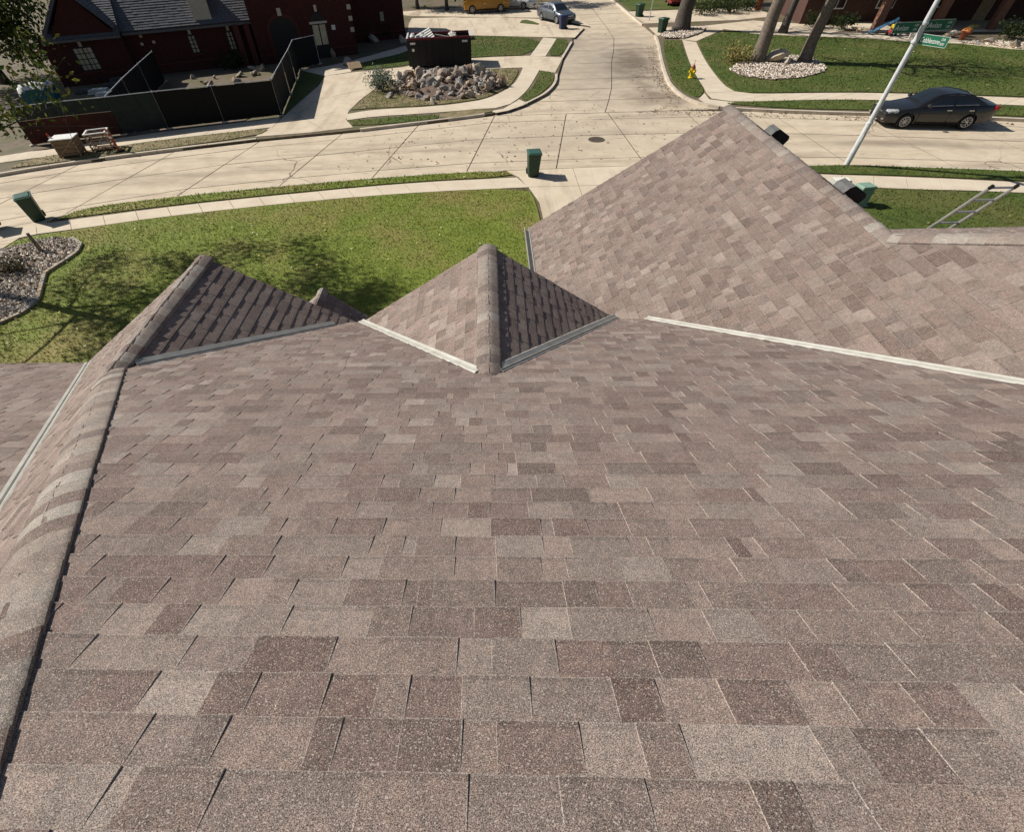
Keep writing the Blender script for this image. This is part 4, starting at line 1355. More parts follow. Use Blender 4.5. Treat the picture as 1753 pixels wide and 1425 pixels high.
rock(*(21.22, 39.86), .2, .7, 'smaller tan rock beside the large boulder under the leaning trees', var=7)

# ------------------------------------------------------------------ dumpster and its load
mat('dump_black', (0.006, 0.006, 0.0065), (0.010, 0.009, 0.0085), 5, 0.55, spec=0.35)
mat('dump_red', (0.13, 0.016, 0.018), (0.09, 0.012, 0.014), 5, 0.55)
mat('dump_in', (0.05, 0.045, 0.04), (0.03, 0.026, 0.024), 5, 0.8)
mat('foam', (0.78, 0.77, 0.74), (0.66, 0.65, 0.62), 6, 0.8)
mat('board', (0.72, 0.66, 0.50), (0.64, 0.58, 0.43), 4, 0.8)
mat('timber', (0.42, 0.31, 0.19), (0.28, 0.2, 0.12), 6, 0.8)
dmp = thing('dumpster', 'long black roll-off dumpster with a dark red top rail, heaped with debris', 'dumpster', (-3.45, 43.7, 0.02), R(4))
DL, DW, DH = 4.7, 2.25, 1.62
b = MB(); b.box((0, 0, .16), (DL - .1, DW - .2, .12)); b.build('floor', 'dump_black', dmp)
for yy_ in (-1, 1):
    b = MB(); b.box((0, yy_ * DW / 2, .12 + DH / 2), (DL, .05, DH - .05)); o = b.build('side_wall', 'dump_black', dmp)
    for k in range(9):
        r_ = MB(); r_.box((-DL / 2 + .25 + k * (DL - .5) / 8, yy_ * (DW / 2 + .055), .12 + DH / 2), (.09, .06, DH - .12)); r_.build('rib', 'dump_black', o)
    b = MB(); b.box((0, yy_ * DW / 2, DH + .12), (DL + .06, .14, .12)); b.build('top_rail', 'dump_red', dmp)
for xx in (-1, 1):
    b = MB(); b.box((xx * DL / 2, 0, .12 + DH / 2), (.05, DW - .05, DH - .05)); b.build('end_wall', 'dump_black', dmp)
    b = MB(); b.box((xx * DL / 2, 0, DH + .13), (.12, DW + .12, .12)); b.build('top_rail', 'galv' if xx else 'dump_red', dmp)
    for yy_ in (-1, 1):
        b = MB(); b.lathe([(.03, -.06), (.11, -.06), (.11, .06), (.03, .06)], 12, (xx * (DL / 2 - .4), yy_ * .8, .11), Matrix.Rotation(R(90), 4, 'X')); b.build('roller', 'rubber', dmp)
for k, (x, z, w, h) in enumerate(((-1.95, 1.5, .38, .12), (-1.95, 1.12, .18, .16), (1.9, 1.52, .4, .12))):
    b = MB(); b.box((x, -DW / 2 - .09, z), (w, .012, h)); b.build('sticker', 'white_trim', dmp)
ca_, sa_ = math.cos(R(4)), math.sin(R(4))
def dloc(x, y, z): return (-3.45 + x * ca_ - y * sa_, 43.7 + x * sa_ + y * ca_, z)
heap = MB()
nx_, ny_ = 14, 7
vs = [(-DL / 2 + .1 + i * (DL - .2) / (nx_ - 1), -DW / 2 + .08 + j * (DW - .16) / (ny_ - 1), 1.42 + random.uniform(-.12, .16)) for j in range(ny_) for i in range(nx_)]
heap.add(vs, [(j * nx_ + i, j * nx_ + i + 1, (j + 1) * nx_ + i + 1, (j + 1) * nx_ + i) for j in range(ny_ - 1) for i in range(nx_ - 1)])
ho = heap.build('debris_heap', 'dump_in'); ho.location = (-3.45, 43.7, 0); ho.rotation_euler = (0, 0, R(4)); tag(ho, 'dark mixed building debris filling the dumpster', 'debris', kind='stuff')
b = MB(); b.box((0, 0, 0), (1.25, 1.0, .06), M=Matrix.Rotation(R(9), 4, 'Y') @ Matrix.Rotation(R(-8), 4, 'X'))
tag(b.build('board', 'board', loc=dloc(.35, -.1, 1.72)), 'cream sheet of board lying on top of the dumpster load', 'board')
b = MB(); b.box((0, 0, 0), (.14, 1.3, .5), M=Matrix.Rotation(R(18), 4, 'Y'))
tag(b.build('board', 'board', loc=dloc(1.12, .1, 1.55)), 'narrow cream board stood on edge beside the flat sheet in the dumpster', 'board')
pt = thing('pallet', 'grey slatted pallet tipped up in the dumpster', 'pallet', dloc(-1.0, -.1, 1.74)); pt.rotation_euler = (R(24), R(-20), R(20))
for k in range(5):
    b = MB(); b.box((0, -.46 + k * .23, .05), (1.1, .12, .03)); b.build('slat', 'foam', pt)
for k in range(3):
    b = MB(); b.box((-.5 + k * .5, 0, 0), (.06, 1.04, .09)); b.build('stringer', 'timber', pt)
for k in range(13):
    x = random.choice((-1, 1)) * random.uniform(.9, 2.0) if k > 4 else random.uniform(-2.1, -1.3)
    me = rock_vars[0].copy(); me.materials.clear(); me.materials.append(MATS['foam'])
    o = bpy.data.objects.new('foam_chunk', me); COL.objects.link(o); o.location = dloc(x, random.uniform(-.8, .8), 1.66 + random.uniform(0, .16))
    o.scale = (random.uniform(.3, .55), random.uniform(.3, .5), random.uniform(.25, .4)); o.rotation_euler = (random.random() * 3, random.random() * 3, random.random() * 3)
    side_ = 'pallet end' if x < 0 else 'grass end'
    tag(o, 'white chunk of packing foam at the %s of the dumpster load' % side_, 'foam', 'foam chunks at the %s' % side_)

# ------------------------------------------------------------------ construction fence
mat('screen_black', (0.0025, 0.0025, 0.003), (0.004, 0.004, 0.004), 3, 0.8)
mat('screen_green', (0.022, 0.032, 0.028), (0.014, 0.02, 0.018), 3, 0.8)
mat('screen_red', (0.085, 0.022, 0.014), (0.055, 0.015, 0.010), 3, 0.85, c3=(0.03, 0.012, 0.01), scale3=.8)


def fence(pts, label, screens, H=1.8):
    t = thing('construction_fence', label, 'fence', (*pts[0], 0.02))
    x0, y0 = pts[0]
    for k, (x, y) in enumerate(pts):
        b = MB(); b.tube([(x - x0, y - y0, -.05), (x - x0, y - y0, H + .05)], .024, 7); b.build('post', 'galv', t)
        b = MB(); b.box((x - x0, y - y0, .03), (.30, .22, .07), random.random()); b.build('foot_block', 'kerb_concrete', t)
    for k in range(len(pts) - 1):
        (xa, ya), (xb, yb) = pts[k], pts[k + 1]
        A, B = Vector((xa - x0, ya - y0, 0)), Vector((xb - x0, yb - y0, 0))
        d = (B - A).normalized(); nrm = Vector((d.y, -d.x, 0))
        for nm, z in (('top_rail', H), ('bottom_rail', .08)):
            b = MB(); b.tube([A + Vector((0, 0, z)), B + Vector((0, 0, z))], .02, 6); b.build(nm, 'galv', t)
        sc = screens[k % len(screens)]
        n_ = 8
        for z0, z1, mm in sc:
            vs, fs = [], []
            for i in range(n_ + 1):
                p = A + (B - A) * (i / n_) + nrm * (.026 + .02 * math.sin(i * 2.1 + k))
                vs += [p + Vector((0, 0, z0)), p + Vector((0, 0, z1)), p + Vector((0, 0, z0)) + nrm * .006, p + Vector((0, 0, z1)) + nrm * .006]
            for i in range(n_):
                q = i * 4
                fs += [(q, q + 1, q + 5, q + 4), (q + 2, q + 6, q + 7, q + 3), (q + 1, q + 3, q + 7, q + 5), (q, q + 4, q + 6, q + 2)]
            b = MB(); b.add(vs, fs); b.build('screen_panel', mm, t)
    return t


BLK = [(.06, 1.76, 'screen_black')]
TWO = [(.06, 1.15, 'screen_red'), (1.16, 1.76, 'screen_green')]
GRN = [(.06, 1.76, 'screen_green')]
fence([(-25.01, 27.15), (-23.06, 27.95), (-20.65, 28.63)], 'fence run with dark red lower screens behind the crates', [TWO])
fence([(-20.65, 28.63), (-18.41, 29.47), (-15.46, 30.39), (-12.34, 31.38)], 'long black screened fence run along the sidewalk', [GRN, BLK, BLK])
fence([(-12.34, 31.38), (-13.19, 36.17), (-13.86, 39.97), (-14.56, 43.47)], 'black screened fence run going back from the sidewalk corner to the gate', [BLK])
fence([(-14.56, 43.47), (-13.35, 45.17)], 'open black fence gate set aslant at the end of the path', [BLK])
fence([(-20.65, 28.63), (-21.92, 32.71), (-23.07, 36.81), (-24.16, 40.89)], 'black screened fence run going back to the brick house behind the crates', [BLK])

# crates, cones, cabin
mat('crate_ply', (0.22, 0.15, 0.095), (0.13, 0.09, 0.06), 7, 0.85)
mat('cone_red', (0.42, 0.045, 0.02), (0.33, 0.035, 0.018), 6, 0.6)


def crate(x, y, rz, label, covered):
    t = thing('stillage_crate', label, 'crate', (x, y, .03), rz); t.scale = (.88,) * 3
    for sx in (-1, 1):
        for sy in (-1, 1):
            b = MB(); b.box((sx * .55, sy * .42, .46), (.07, .07, .92)); b.build('corner_post', 'timber', t)
        for k in range(4):
            b = MB(); b.box((sx * .575, 0, .16 + k * .22), (.03, .86, .12 if covered else .05)); b.build('side_slat', 'crate_ply', t)
    for sy in (-1, 1):
        for k in range(4):
            b = MB(); b.box((0, sy * .445, .16 + k * .22), (1.14, .03, .14 if covered else .05)); b.build('side_slat', 'crate_ply', t)
        b = MB(); b.tube([(-.52, sy * .465, .12), (.52, sy * .465, .84)], .02, 6); b.build('brace', 'timber', t)
    if covered:
        b = MB(); b.box((0, 0, .945), (1.26, 1.0, .05)); bevel(b.build('lid', 'foam', t), .01)
        b = MB(); b.box((0, 0, .47), (1.04, .78, .8)); b.build('contents', 'timber', t)
    else:
        for sy in (-1, 1):
            b = MB(); b.box((0, sy * .45, .94), (1.2, .09, .05)); b.build('rim', 'foam', t)
        for sx in (-1, 1):
            b = MB(); b.box((sx * .56, 0, .94), (.09, .81, .05)); b.build('rim', 'foam', t)
        b = MB(); b.box((0, 0, .08), (1.06, .8, .06)); b.build('floor', 'crate_ply', t)
    return t


crate(*(-21.64, 25.50), R(14), 'slatted wooden crate closed with a white lid at the kerb', True)
crate(*(-20.40, 26.28), R(20), 'open slatted crate with a white rim and nothing on top', False)


def delineator(x, y, tilt, label):
    t = thing('delineator', label, 'traffic cone', (x, y, .02)); t.rotation_euler = tilt
    b = MB(); b.lathe([(.055, .05), (.05, .5), (.045, 1.0), (.05, 1.02), (.03, 1.08)], 10); b.build('tube', 'cone_red', t)
    b = MB(); b.box((0, 0, .03), (.38, .38, .06)); bevel(b.build('base', 'rubber', t), .02)
    for z in (.62, .84):
        b = MB(); b.lathe([(.053, z), (.0525, z + .1)], 10); b.build('reflective_band', 'white_trim', t)


delineator(*(-22.06, 25.37), (R(4), R(-8), 0), 'red delineator tube leaning beside the lidded crate')
delineator(*(-19.36, 25.85), (R(-3), R(-10), 0), 'red delineator tube beside the open crate')
mat('toilet_blue', (0.02, 0.14, 0.17), (0.015, 0.11, 0.13), 4, 0.5)
hx_, hy_ = (-26.84, 31.97)
t = thing('covered_pallet', 'teal crate under a rumpled white tarp behind the fence', 'tarp', (*(-29.97, 35.70), .02), R(20))
b = MB(); b.box((0, 0, .5), (1.8, 1.1, 1.0)); bevel(b.build('crate', 'toilet_blue', t), .03)
b = MB()
n_ = 9
vs = [((-1.0 + 2.0 * i / (n_ - 1)), (-.65 + 1.3 * j / (n_ - 1)), 1.04 + random.uniform(0, .2) - .22 * max(abs(i - 4) - 3, 0) - .22 * max(abs(j - 4) - 3, 0)) for j in range(n_) for i in range(n_)]
b.add(vs, [(j * n_ + i, j * n_ + i + 1, (j + 1) * n_ + i + 1, (j + 1) * n_ + i) for j in range(n_ - 1) for i in range(n_ - 1)])
b.build('tarp', 'foam', t, smooth=True)
for k, (x, y) in enumerate(((-28.57, 38.16), (-27.55, 38.05), (-27.39, 39.61), (-26.41, 37.03), (-27.81, 41.34))):
    b = MB()
    for q in range(4):
        b.box((0, 0, .04 + q * .07), (1.5 - .1 * q, .5, .05), random.uniform(-.3, .3))
    tag(b.build('board_pile', 'foam' if k % 2 else 'vent_top', loc=(x, y, .02)), ('pale' if k % 2 else 'grey') + ' boards stacked on the ground behind the dark red fence screens', 'boards', ('pale' if k % 2 else 'grey') + ' board stacks')

# ------------------------------------------------------------------ red brick house across the street
mat('red_brick', (0.078, 0.021, 0.017), (0.04, 0.012, 0.0105), 9, 0.9, bump=0.4, bscale=30)
mat('red_trim', (0.11, 0.031, 0.024), (0.075, 0.02, 0.017), 9, 0.9)
mat('grey_roof', (0.115, 0.115, 0.125), (0.075, 0.075, 0.085), 3, 0.85, bump=0.5, bscale=12)
mat('grey_tab', (0.14, 0.14, 0.15), (0.09, 0.09, 0.10), 5, 0.85)
mat('limestone', (0.55, 0.49, 0.40), (0.45, 0.40, 0.32), 6)
mat('pane_dark', (0.02, 0.022, 0.025), (0.015, 0.016, 0.018), 2, 0.08, spec=0.6)
mat('pane_cream', (0.42, 0.38, 0.28), (0.30, 0.27, 0.20), 2, 0.2, spec=0.5)
rh = thing('brick_house', 'dark red brick house with grey roofs, arched entry and stone keystones', 'house', (-31.5, 40.1, 0.0), R(22))


def rbox(name, u0, u1, v0, v1, z0, z1, m='red_brick', parent=None):
    b = MB(); b.box(((u0 + u1) / 2, (v0 + v1) / 2, (z0 + z1) / 2), (u1 - u0, v1 - v0, z1 - z0)); return b.build(name, m, parent or rh)


rbox('wall', 0, 5.2, 0, 9, 0, 2.75); rbox('wall', 5.2, 14.4, .8, 9.01, 0, 2.8)
wc = rbox('wall', 14.4, 22.3, 0, 9.02, 0, 5.6); wd = rbox('wall', 22.3, 27.9, 5, 12, 0, 5.2)
for k, (a, b_, v) in enumerate(((0, 5.2, 0), (5.2, 14.4, .8), (14.4, 22.3, 0), (22.3, 27.9, 5))):   # water table course
    rbox('brick_course', a + .003, b_ - .003, v - .05, v, .55, .68, 'red_trim')


def rwin(u, z, w, h, v, panes=(3, 4), m='pane_cream', key=True):
    f = MB(); fr = rbox('window', u - w / 2, u + w / 2, v - .03, v + .02, z, z + h, 'vent_dark')
    nx_, nz_ = panes
    for i in range(nx_):
        for j in range(nz_):
            pw, ph = (w - .12) / nx_, (h - .12) / nz_
            gp = .12 if (nx_ % 2 == 0 and i == nx_ // 2) else 0
            rbox('pane', u - w / 2 + .06 + i * pw + .025 + gp * .3, u - w / 2 + .06 + (i + 1) * pw - .025, v - .045, v - .031, z + .06 + j * ph + .025, z + .06 + (j + 1) * ph - .025, m, fr)
    rbox('sill', u - w / 2 - .12, u + w / 2 + .12, v - .12, v - .001, z - .10, z - .002, 'red_trim', fr)
    if key:
        rbox('keystone', u - .1, u + .1, v - .07, v - .002, z + h + .02, z + h + .36, 'limestone', fr)


rwin(2.42, .8, 1.3, 1.4, 0, (4, 4)); rwin(9.8, 1.05, .6, 1.15, .8, (2, 4)); rwin(12.6, 1.0, .55, 1.2, .8, (2, 4))
rwin(25.85, 1.3, .5, .8, 5, (1, 1), key=False)
# round accent stones on wing wall
for uu, zz in ((6.4, 2.3), (6.25, 1.85), (7.1, 1.9)):
    rbox('accent_stone', uu - .1, uu + .1, .745, .798, zz, zz + .16, 'limestone')


def arch(u, w, zs, zt, v, m, name, depth=.05, parent=None):
    b = MB(); n_ = 12
    prof = [(u - w / 2, 0), (u + w / 2, 0)] + [(u + w / 2 * math.cos(math.pi * k / n_), zs + (zt - zs) * math.sin(math.pi * k / n_)) for k in range(n_ + 1)]
    m_ = len(prof)
    vs = [(x, v, z) for x, z in prof] + [(x, v + depth, z) for x, z in prof]
    b.add(vs, [tuple(range(m_)), tuple(range(m_, 2 * m_))[::-1]] + [(i, m_ + i, m_ + (i + 1) % m_, (i + 1) % m_) for i in range(m_)])
    return b.build(name, m, parent or rh)


arch(16.7, 2.5, 2.0, 3.05, -.06, 'red_trim', 'arch_surround')
en = arch(16.7, 2.0, 2.0, 2.82, -.11, 'vent_dark', 'entry_opening')
rbox('keystone', 16.55, 16.85, -.16, -.061, 2.9, 3.35, 'limestone', en)
dr = arch(19.5, 1.3, 2.2, 2.9, -.06, 'vent_dark', 'front_window')
for k in (0, 1):
    rbox('pane', 19.5 - .52 + k * .56, 19.5 - .06 + k * .56, -.085, -.062, .9, 2.15, 'pane_cream', dr)
rbox('band', 18.8, 20.2, -.10, -.063, 2.22, 2.36, 'limestone', dr)
rbox('keystone', 19.4, 19.6, -.12, -.062, 2.95, 3.35, 'limestone', dr)
rbox('house_number_plate', 20.5, 20.8, -.03, -.002, 1.75, 2.05, 'white_trim')
for zz in (1.5, 2.2, 2.9):
    rbox('quoin', 22.0, 22.305, -.05, -.002, zz, zz + .3, 'limestone')


def rroof(pts, name='roof'):
    """thin roof sheet through the given corners, with rows of tabs laid up the slope"""
    b = MB(); n_ = len(pts)
    vs = [Vector(p) for p in pts]
    nrm = (vs[1] - vs[0]).cross(vs[2] - vs[0]).normalized(); nrm = nrm if nrm.z > 0 else -nrm
    b.add([v for v in vs] + [v - nrm * .12 for v in vs], [tuple(range(n_)), tuple(range(n_, 2 * n_))[::-1]] + [(i, n_ + i, n_ + (i + 1) % n_, (i + 1) % n_) for i in range(n_)])
    o = b.build(name, 'grey_roof', rh)
    # courses
    e = (vs[1] - vs[0]).normalized(); s_ = nrm.cross(e).normalized(); s_ = s_ if s_.z > 0 else -s_
    P2 = [((v - vs[0]).dot(e), (v - vs[0]).dot(s_)) for v in vs]
    hi = max(p[1] for p in P2); lo_u, hi_u = min(p[0] for p in P2), max(p[0] for p in P2)
    f_ = MB(); k = 0
    while k * .2 < hi:
        u_ = lo_u - random.random()
        while u_ < hi_u:
            w_ = random.uniform(.25, .6)
            pg = clip_convex([(u_ + .01, k * .2), (u_ + w_, k * .2), (u_ + w_, k * .2 + .2), (u_ + .01, k * .2 + .2)], P2)
            u_ += w_
            if len(pg) < 3: continue
            h0 = random.uniform(.018, .035)
            tp = [vs[0] + e * a + s_ * c + nrm * (h0 * (1 - (c - k * .2) / .2) + .004) for a, c in pg]
            bt = [vs[0] + e * a + s_ * c - nrm * .01 for a, c in pg]; m_ = len(pg)
            f_.add(tp + bt, [tuple(range(m_))] + [(i, m_ + i, m_ + (i + 1) % m_, (i + 1) % m_) for i in range(m_)])
        k += 1
    tag(f_.build('roof_tab_field', 'grey_tab', o), kind='stuff')
    return o


rroof([(.3, -.5, 2.72), (5.3, -.5, 2.72), (5.3, 4.8, 6.4), (2.8, 4.8, 6.4)])
rroof([(-.3, 9.3, 2.72), (.296, -.5, 2.72), (2.796, 4.8, 6.4), (2.796, 6, 6.4)])
rroof([(5.0, .25, 2.78), (14.8, .25, 2.78), (14.8, 5.2, 7.0), (5.0, 5.2, 7.0)])
rroof([(14.1, -.45, 5.6), (22.6, -.45, 5.6), (20.5, 4.5, 9), (16, 4.5, 9)])
rroof([(22.2, 4.6, 5.2), (28.3, 4.6, 5.2), (26, 8.5, 8), (22.2, 8.5, 8)])
b = MB(); b.add([(1.0, -.3, 2.85), (5.0, -.3, 2.85), (3.0, -.3, 5.2), (1.0, .0, 2.85), (5.0, .0, 2.85), (3.0, .0, 5.2)], [(0, 1, 2), (5, 4, 3), (0, 3, 4, 1), (1, 4, 5, 2), (2, 5, 3, 0)])
b.build('gable', 'red_brick', rh)
rroof([(0.8, -.6, 3.15), (.8, 2.6, 3.15), (3.0, 2.6, 5.5), (3.0, -.6, 5.5)]); rroof([(5.2, 2.6, 3.15), (5.2, -.6, 3.15), (3.004, -.6, 5.5), (3.004, 2.6, 5.5)])
for u0, u1 in ((.3, 5.3), (5.31, 14.8)):
    rbox('fascia', u0, u1, (-.56 if u0 < 1 else .19), (-.515 if u0 < 1 else .235), 2.55, 2.70, 'vent_top')
dm = rbox('dormer', 10.5, 11.75, .5, 3.0, 3.0, 4.6, 'limestone'); rbox('dormer_roof', 10.35, 11.9, .35, 3.2, 4.6, 4.75, 'grey_roof', dm)
for uu in (13.2, 14.0):
    b = MB(); b.box((uu, .3, 1.3), (.42, .42, 2.6)); b.build('porch_pier', 'red_trim', rh)

# ------------------------------------------------------------------ house across the street, right
mat('dark_brick', (0.10, 0.05, 0.038), (0.06, 0.032, 0.026), 9, 0.9, bump=0.4, bscale=30)
mat('pier_brick', (0.24, 0.12, 0.08), (0.16, 0.08, 0.055), 9, 0.9, bump=0.4, bscale=30)
h2 = thing('brick_house', 'dark brown brick house with square porch piers behind the broad lawn', 'house', (30.0, 54.2, 0), R(-8))
def h2box(name, c, d, m, parent=None):
    b = MB(); b.box(c, d); return b.build(name, m, parent or h2)
h2box('wall', (9, 5, 2.6), (20, 8, 5.2), 'dark_brick')
h2box('porch_roof', (10.5, -1.2, 3.1), (17, 5.6, .25), 'grey_roof'); h2box('porch_floor', (10.5, -1.2, .06), (16, 4.6, .12), 'walk_concrete')
for xx in (3.6, 8.0, 12.3, 16.4):
    p_ = h2box('porch_pier', (xx, -3.3, 1.5), (.55, .55, 2.75), 'pier_brick'); h2box('cap', (xx, -3.3, 2.92), (.7, .7, .1), 'limestone', p_)
for xx in (1.5, 5.5, 10):
    w_ = h2box('window', (xx, .97, 1.75), (1.4, .06, 1.5), 'white_trim')
    for i in (-1, 1):
        for j in (-1, 1):
            h2box('pane', (xx + i * .33, .93, 1.75 + j * .35), (.58, .02, .62), 'pane_dark', w_)
dr = h2box('door', (13.5, .97, 1.15), (1.0, .06, 2.1), 'timber'); h2box('handle', (13.9, .92, 1.1), (.04, .05, .2), 'steel', dr)
h2box('mail_plate', (-.2, .97, 2.3), (.5, .04, .3), 'white_trim')
h2box('chimney', (2, 5, 6), (1.2, 1, 3), 'dark_brick')
h2box('main_roof', (9, 5, 5.35), (21, 9.4, .3), 'grey_roof')

# ------------------------------------------------------------------ vehicles
mat('paint_black', (0.014, 0.0135, 0.013), (0.012, 0.0115, 0.011), 2, 0.30, spec=0.5, coat=0.5)
mat('paint_silver', (0.11, 0.125, 0.145), (0.095, 0.11, 0.13), 2, 0.35, metal=0.5, coat=0.6)
mat('paint_white', (0.70, 0.70, 0.69), (0.64, 0.64, 0.63), 2, 0.35, coat=0.6)
mat('paint_yellow', (0.40, 0.19, 0.015), (0.35, 0.165, 0.014), 2, 0.4, coat=0.4)
mat('paint_red', (0.35, 0.02, 0.02), (0.3, 0.018, 0.018), 2, 0.35, coat=0.6)
mat('car_glass', (0.012, 0.016, 0.02), (0.01, 0.013, 0.016), 2, 0.06, spec=0.7, coat=0.5)
mat('alloy', (0.50, 0.50, 0.50), (0.42, 0.42, 0.42), 8, 0.35, metal=0.4)
mat('chrome', (0.75, 0.75, 0.75), (0.68, 0.68, 0.68), 8, 0.15, metal=0.9)
mat('lamp_clear', (0.46, 0.47, 0.48), (0.16, 0.17, 0.18), 16, 0.12, spec=0.7)
mat('lamp_red', (0.32, 0.012, 0.012), (0.24, 0.01, 0.01), 8, 0.2)


def bool_cut(mb, cyls):
    a = mb.build('tmp', 'rubber')
    cut = MB()
    for c, r_, w_ in cyls:
        cut.lathe([(r_, -w_), (r_, w_)], 28, c, Matrix.Rotation(R(90), 4, 'X'))
    cu = cut.build('cut', 'rubber')
    m = a.modifiers.new('b', 'BOOLEAN'); m.operation = 'DIFFERENCE'; m.object = cu; m.solver = 'EXACT'
    dg = bpy.context.evaluated_depsgraph_get()
    me = bpy.data.meshes.new_from_object(a.evaluated_get(dg))
    bpy.data.objects.remove(a); bpy.data.objects.remove(cu)
    return me


def car(label, loc, rz, paint, cat='car', name='parked_car', st=None, gh=None, wheels=((1.42, .33), (-1.36, .33)), W_=.925, trim='chrome', detail=True):
    t = thing(name, label, cat, loc, rz)
    st = st or [(2.44, .60, .34, .60), (2.38, .76, .26, .68), (2.15, .87, .21, .76), (1.6, .915, .2, .85), (1.05, .92, .19, .95), (.3, .925, .19, .965), (-.6, .925, .19, .985),
                (-1.4, .92, .2, 1.02), (-1.9, .90, .22, 1.05), (-2.25, .86, .27, 1.04), (-2.41, .78, .34, .98), (-2.46, .64, .44, .84)]
    b = MB(); vs = []
    for x, w, zb, zt in st:
        h = zt - zb; cr = .035
        half = [(w * .80, zb), (w * .96, zb + .10 * h), (w, zb + .38 * h), (w * .985, zb + .66 * h), (w * .965, zb + .84 * h), (w * .90, zt - .015), (w * .55, zt + cr * .7)]
        ringp = [(0, zb)] + half + [(0, zt + cr)] + [(-a, c) for a, c in half[::-1]]
        vs += [(x, a, c) for a, c in ringp]
    n = 16
    fs = [tuple(range(n)), tuple(range((len(st) - 1) * n, len(st) * n))[::-1]]
    for i in range(len(st) - 1):
        fs += [(i * n + k, (i + 1) * n + k, (i + 1) * n + (k + 1) % n, i * n + (k + 1) % n) for k in range(n)]
    b.add(vs, fs)
    me = bool_cut(b, [((x, sy * W_, r_), r_ + .055, .20) for x, r_ in wheels for sy in (-1, 1)])
    me.materials.clear(); me.materials.append(MATS[paint])
    me.polygons.foreach_set('use_smooth', [True] * len(me.polygons))
    body = bpy.data.objects.new('body', me); COL.objects.link(body); body.parent = t
    e_ = body.modifiers.new('es', 'EDGE_SPLIT'); e_.split_angle = R(38)
    # greenhouse
    gh = gh or dict(bx=(1.08, -1.86), bz=(.955, 1.06), bw=.80, tx=(.30, -1.05), tz=(1.41, 1.41), tw=.60, mz=1.475, bp=-.38)
    (bx0, bx1), (bz0, bz1), bw, (tx0, tx1), (tz0, tz1), tw, mz = gh['bx'], gh['bz'], gh['bw'], gh['tx'], gh['tz'], gh['tw'], gh['mz']
    def row(f, inset_=0.0):
        """cross row of the shell from windscreen base (f=0) over the roof to the rear glass base (f=1)"""
        key = [(0, bx0, bz0, bw * .93), (.33, tx0, tz0, tw), (.5, (tx0 + tx1) / 2, mz, tw * 1.03), (.67, tx1, tz1, tw * .98), (1, bx1, bz1, bw * .86)]
        F = [k[0] for k in key]
        return [float(np.interp(f, F, [k[i] for k in key])) for i in (1, 2, 3)]
    g_ = MB(); vs = []; fr = (0, .16, .33, .41, .5, .59, .67, .83, 1)
    for f in fr:
        x, z, w = row(f)
        vs += [(x, y_ * w, z + (1 - y_ * y_) * .03) for y_ in (-1, -.6, 0, .6, 1)]
    fs = [(i * 5 + k, i * 5 + k + 1, (i + 1) * 5 + k + 1, (i + 1) * 5 + k) for i in range(8) for k in range(4)]
    g_.add(vs, fs)
    for sy in (-1, 1):                                   # sides down to the belt
        top = [(row(f)[0], sy * row(f)[2], row(f)[1]) for f in fr]
        bot = [(bx0 + (bx1 - bx0) * i / 8, sy * bw * 1.06, bz0 + (bz1 - bz0) * i / 8 - .03) for i in range(9)]
        g_.add(top + bot, [((i, i + 1, 9 + i + 1, 9 + i) if sy < 0 else (i + 1, i, 9 + i, 9 + i + 1)) for i in range(8)])
    sh_ = g_.build('cabin_shell', paint, t, smooth=True); e_ = sh_.modifiers.new('es', 'EDGE_SPLIT'); e_.split_angle = R(40)
    def glass(f0, f1, nm):
        q = MB(); vs = []
        for i in range(5):
            x, z, w = row(f0 + (f1 - f0) * i / 4)
            nx = .012 if f0 < .4 else -.012
            vs += [(x + nx, y_ * w * .90, z + (1 - y_ * y_) * .03 + .012) for y_ in (-1, -.5, 0, .5, 1)]
        q.add(vs, [(i * 5 + k, i * 5 + k + 1, (i + 1) * 5 + k + 1, (i + 1) * 5 + k) for i in range(4) for k in range(4)])
        q.build(nm, 'car_glass', t, smooth=True)
    glass(.04, .30, 'windscreen'); glass(.70, .96, 'rear_window')
    for sy in (-1, 1):
        for a0, a1, nm in ((bx0 - .42, gh['bp'] + .05, 0), (gh['bp'] - .05, bx1 + .42, 1)):
            def pt(xx, h):
                zb_ = float(np.interp(xx, [bx1, bx0], [bz1, bz0])) + .005
                F = np.linspace(0, 1, 41); RX = np.array([row(f)[0] for f in F]); RZ = np.array([row(f)[1] for f in F]); RW = np.array([row(f)[2] for f in F])
                o_ = np.argsort(RX); zt_ = float(np.interp(xx, RX[o_], RZ[o_])) - .05; wt_ = float(np.interp(xx, RX[o_], RW[o_]))
                return Vector((xx, sy * (bw * 1.06 + (wt_ - bw * 1.06) * h + .012), zb_ + (zt_ - zb_) * h))
            q = MB(); xs_ = [a0 + (a1 - a0) * i / 5 for i in range(6)]
            vs = [pt(xx, .06) for xx in xs_] + [pt(xx, .93) for xx in xs_]
            q.add(vs, [((i, i + 1, 7 + i, 6 + i) if sy > 0 else (i + 1, i, 6 + i, 7 + i)) for i in range(5)])
            q.build('side_window', 'car_glass', t)
            if detail:
                q = MB(); q.tube([pt(xx, .02) for xx in xs_], .016, 4); q.build('window_trim', trim, t)
                q = MB(); q.tube([pt(xx, .97) for xx in xs_], .014, 4); q.build('window_trim', trim, t)
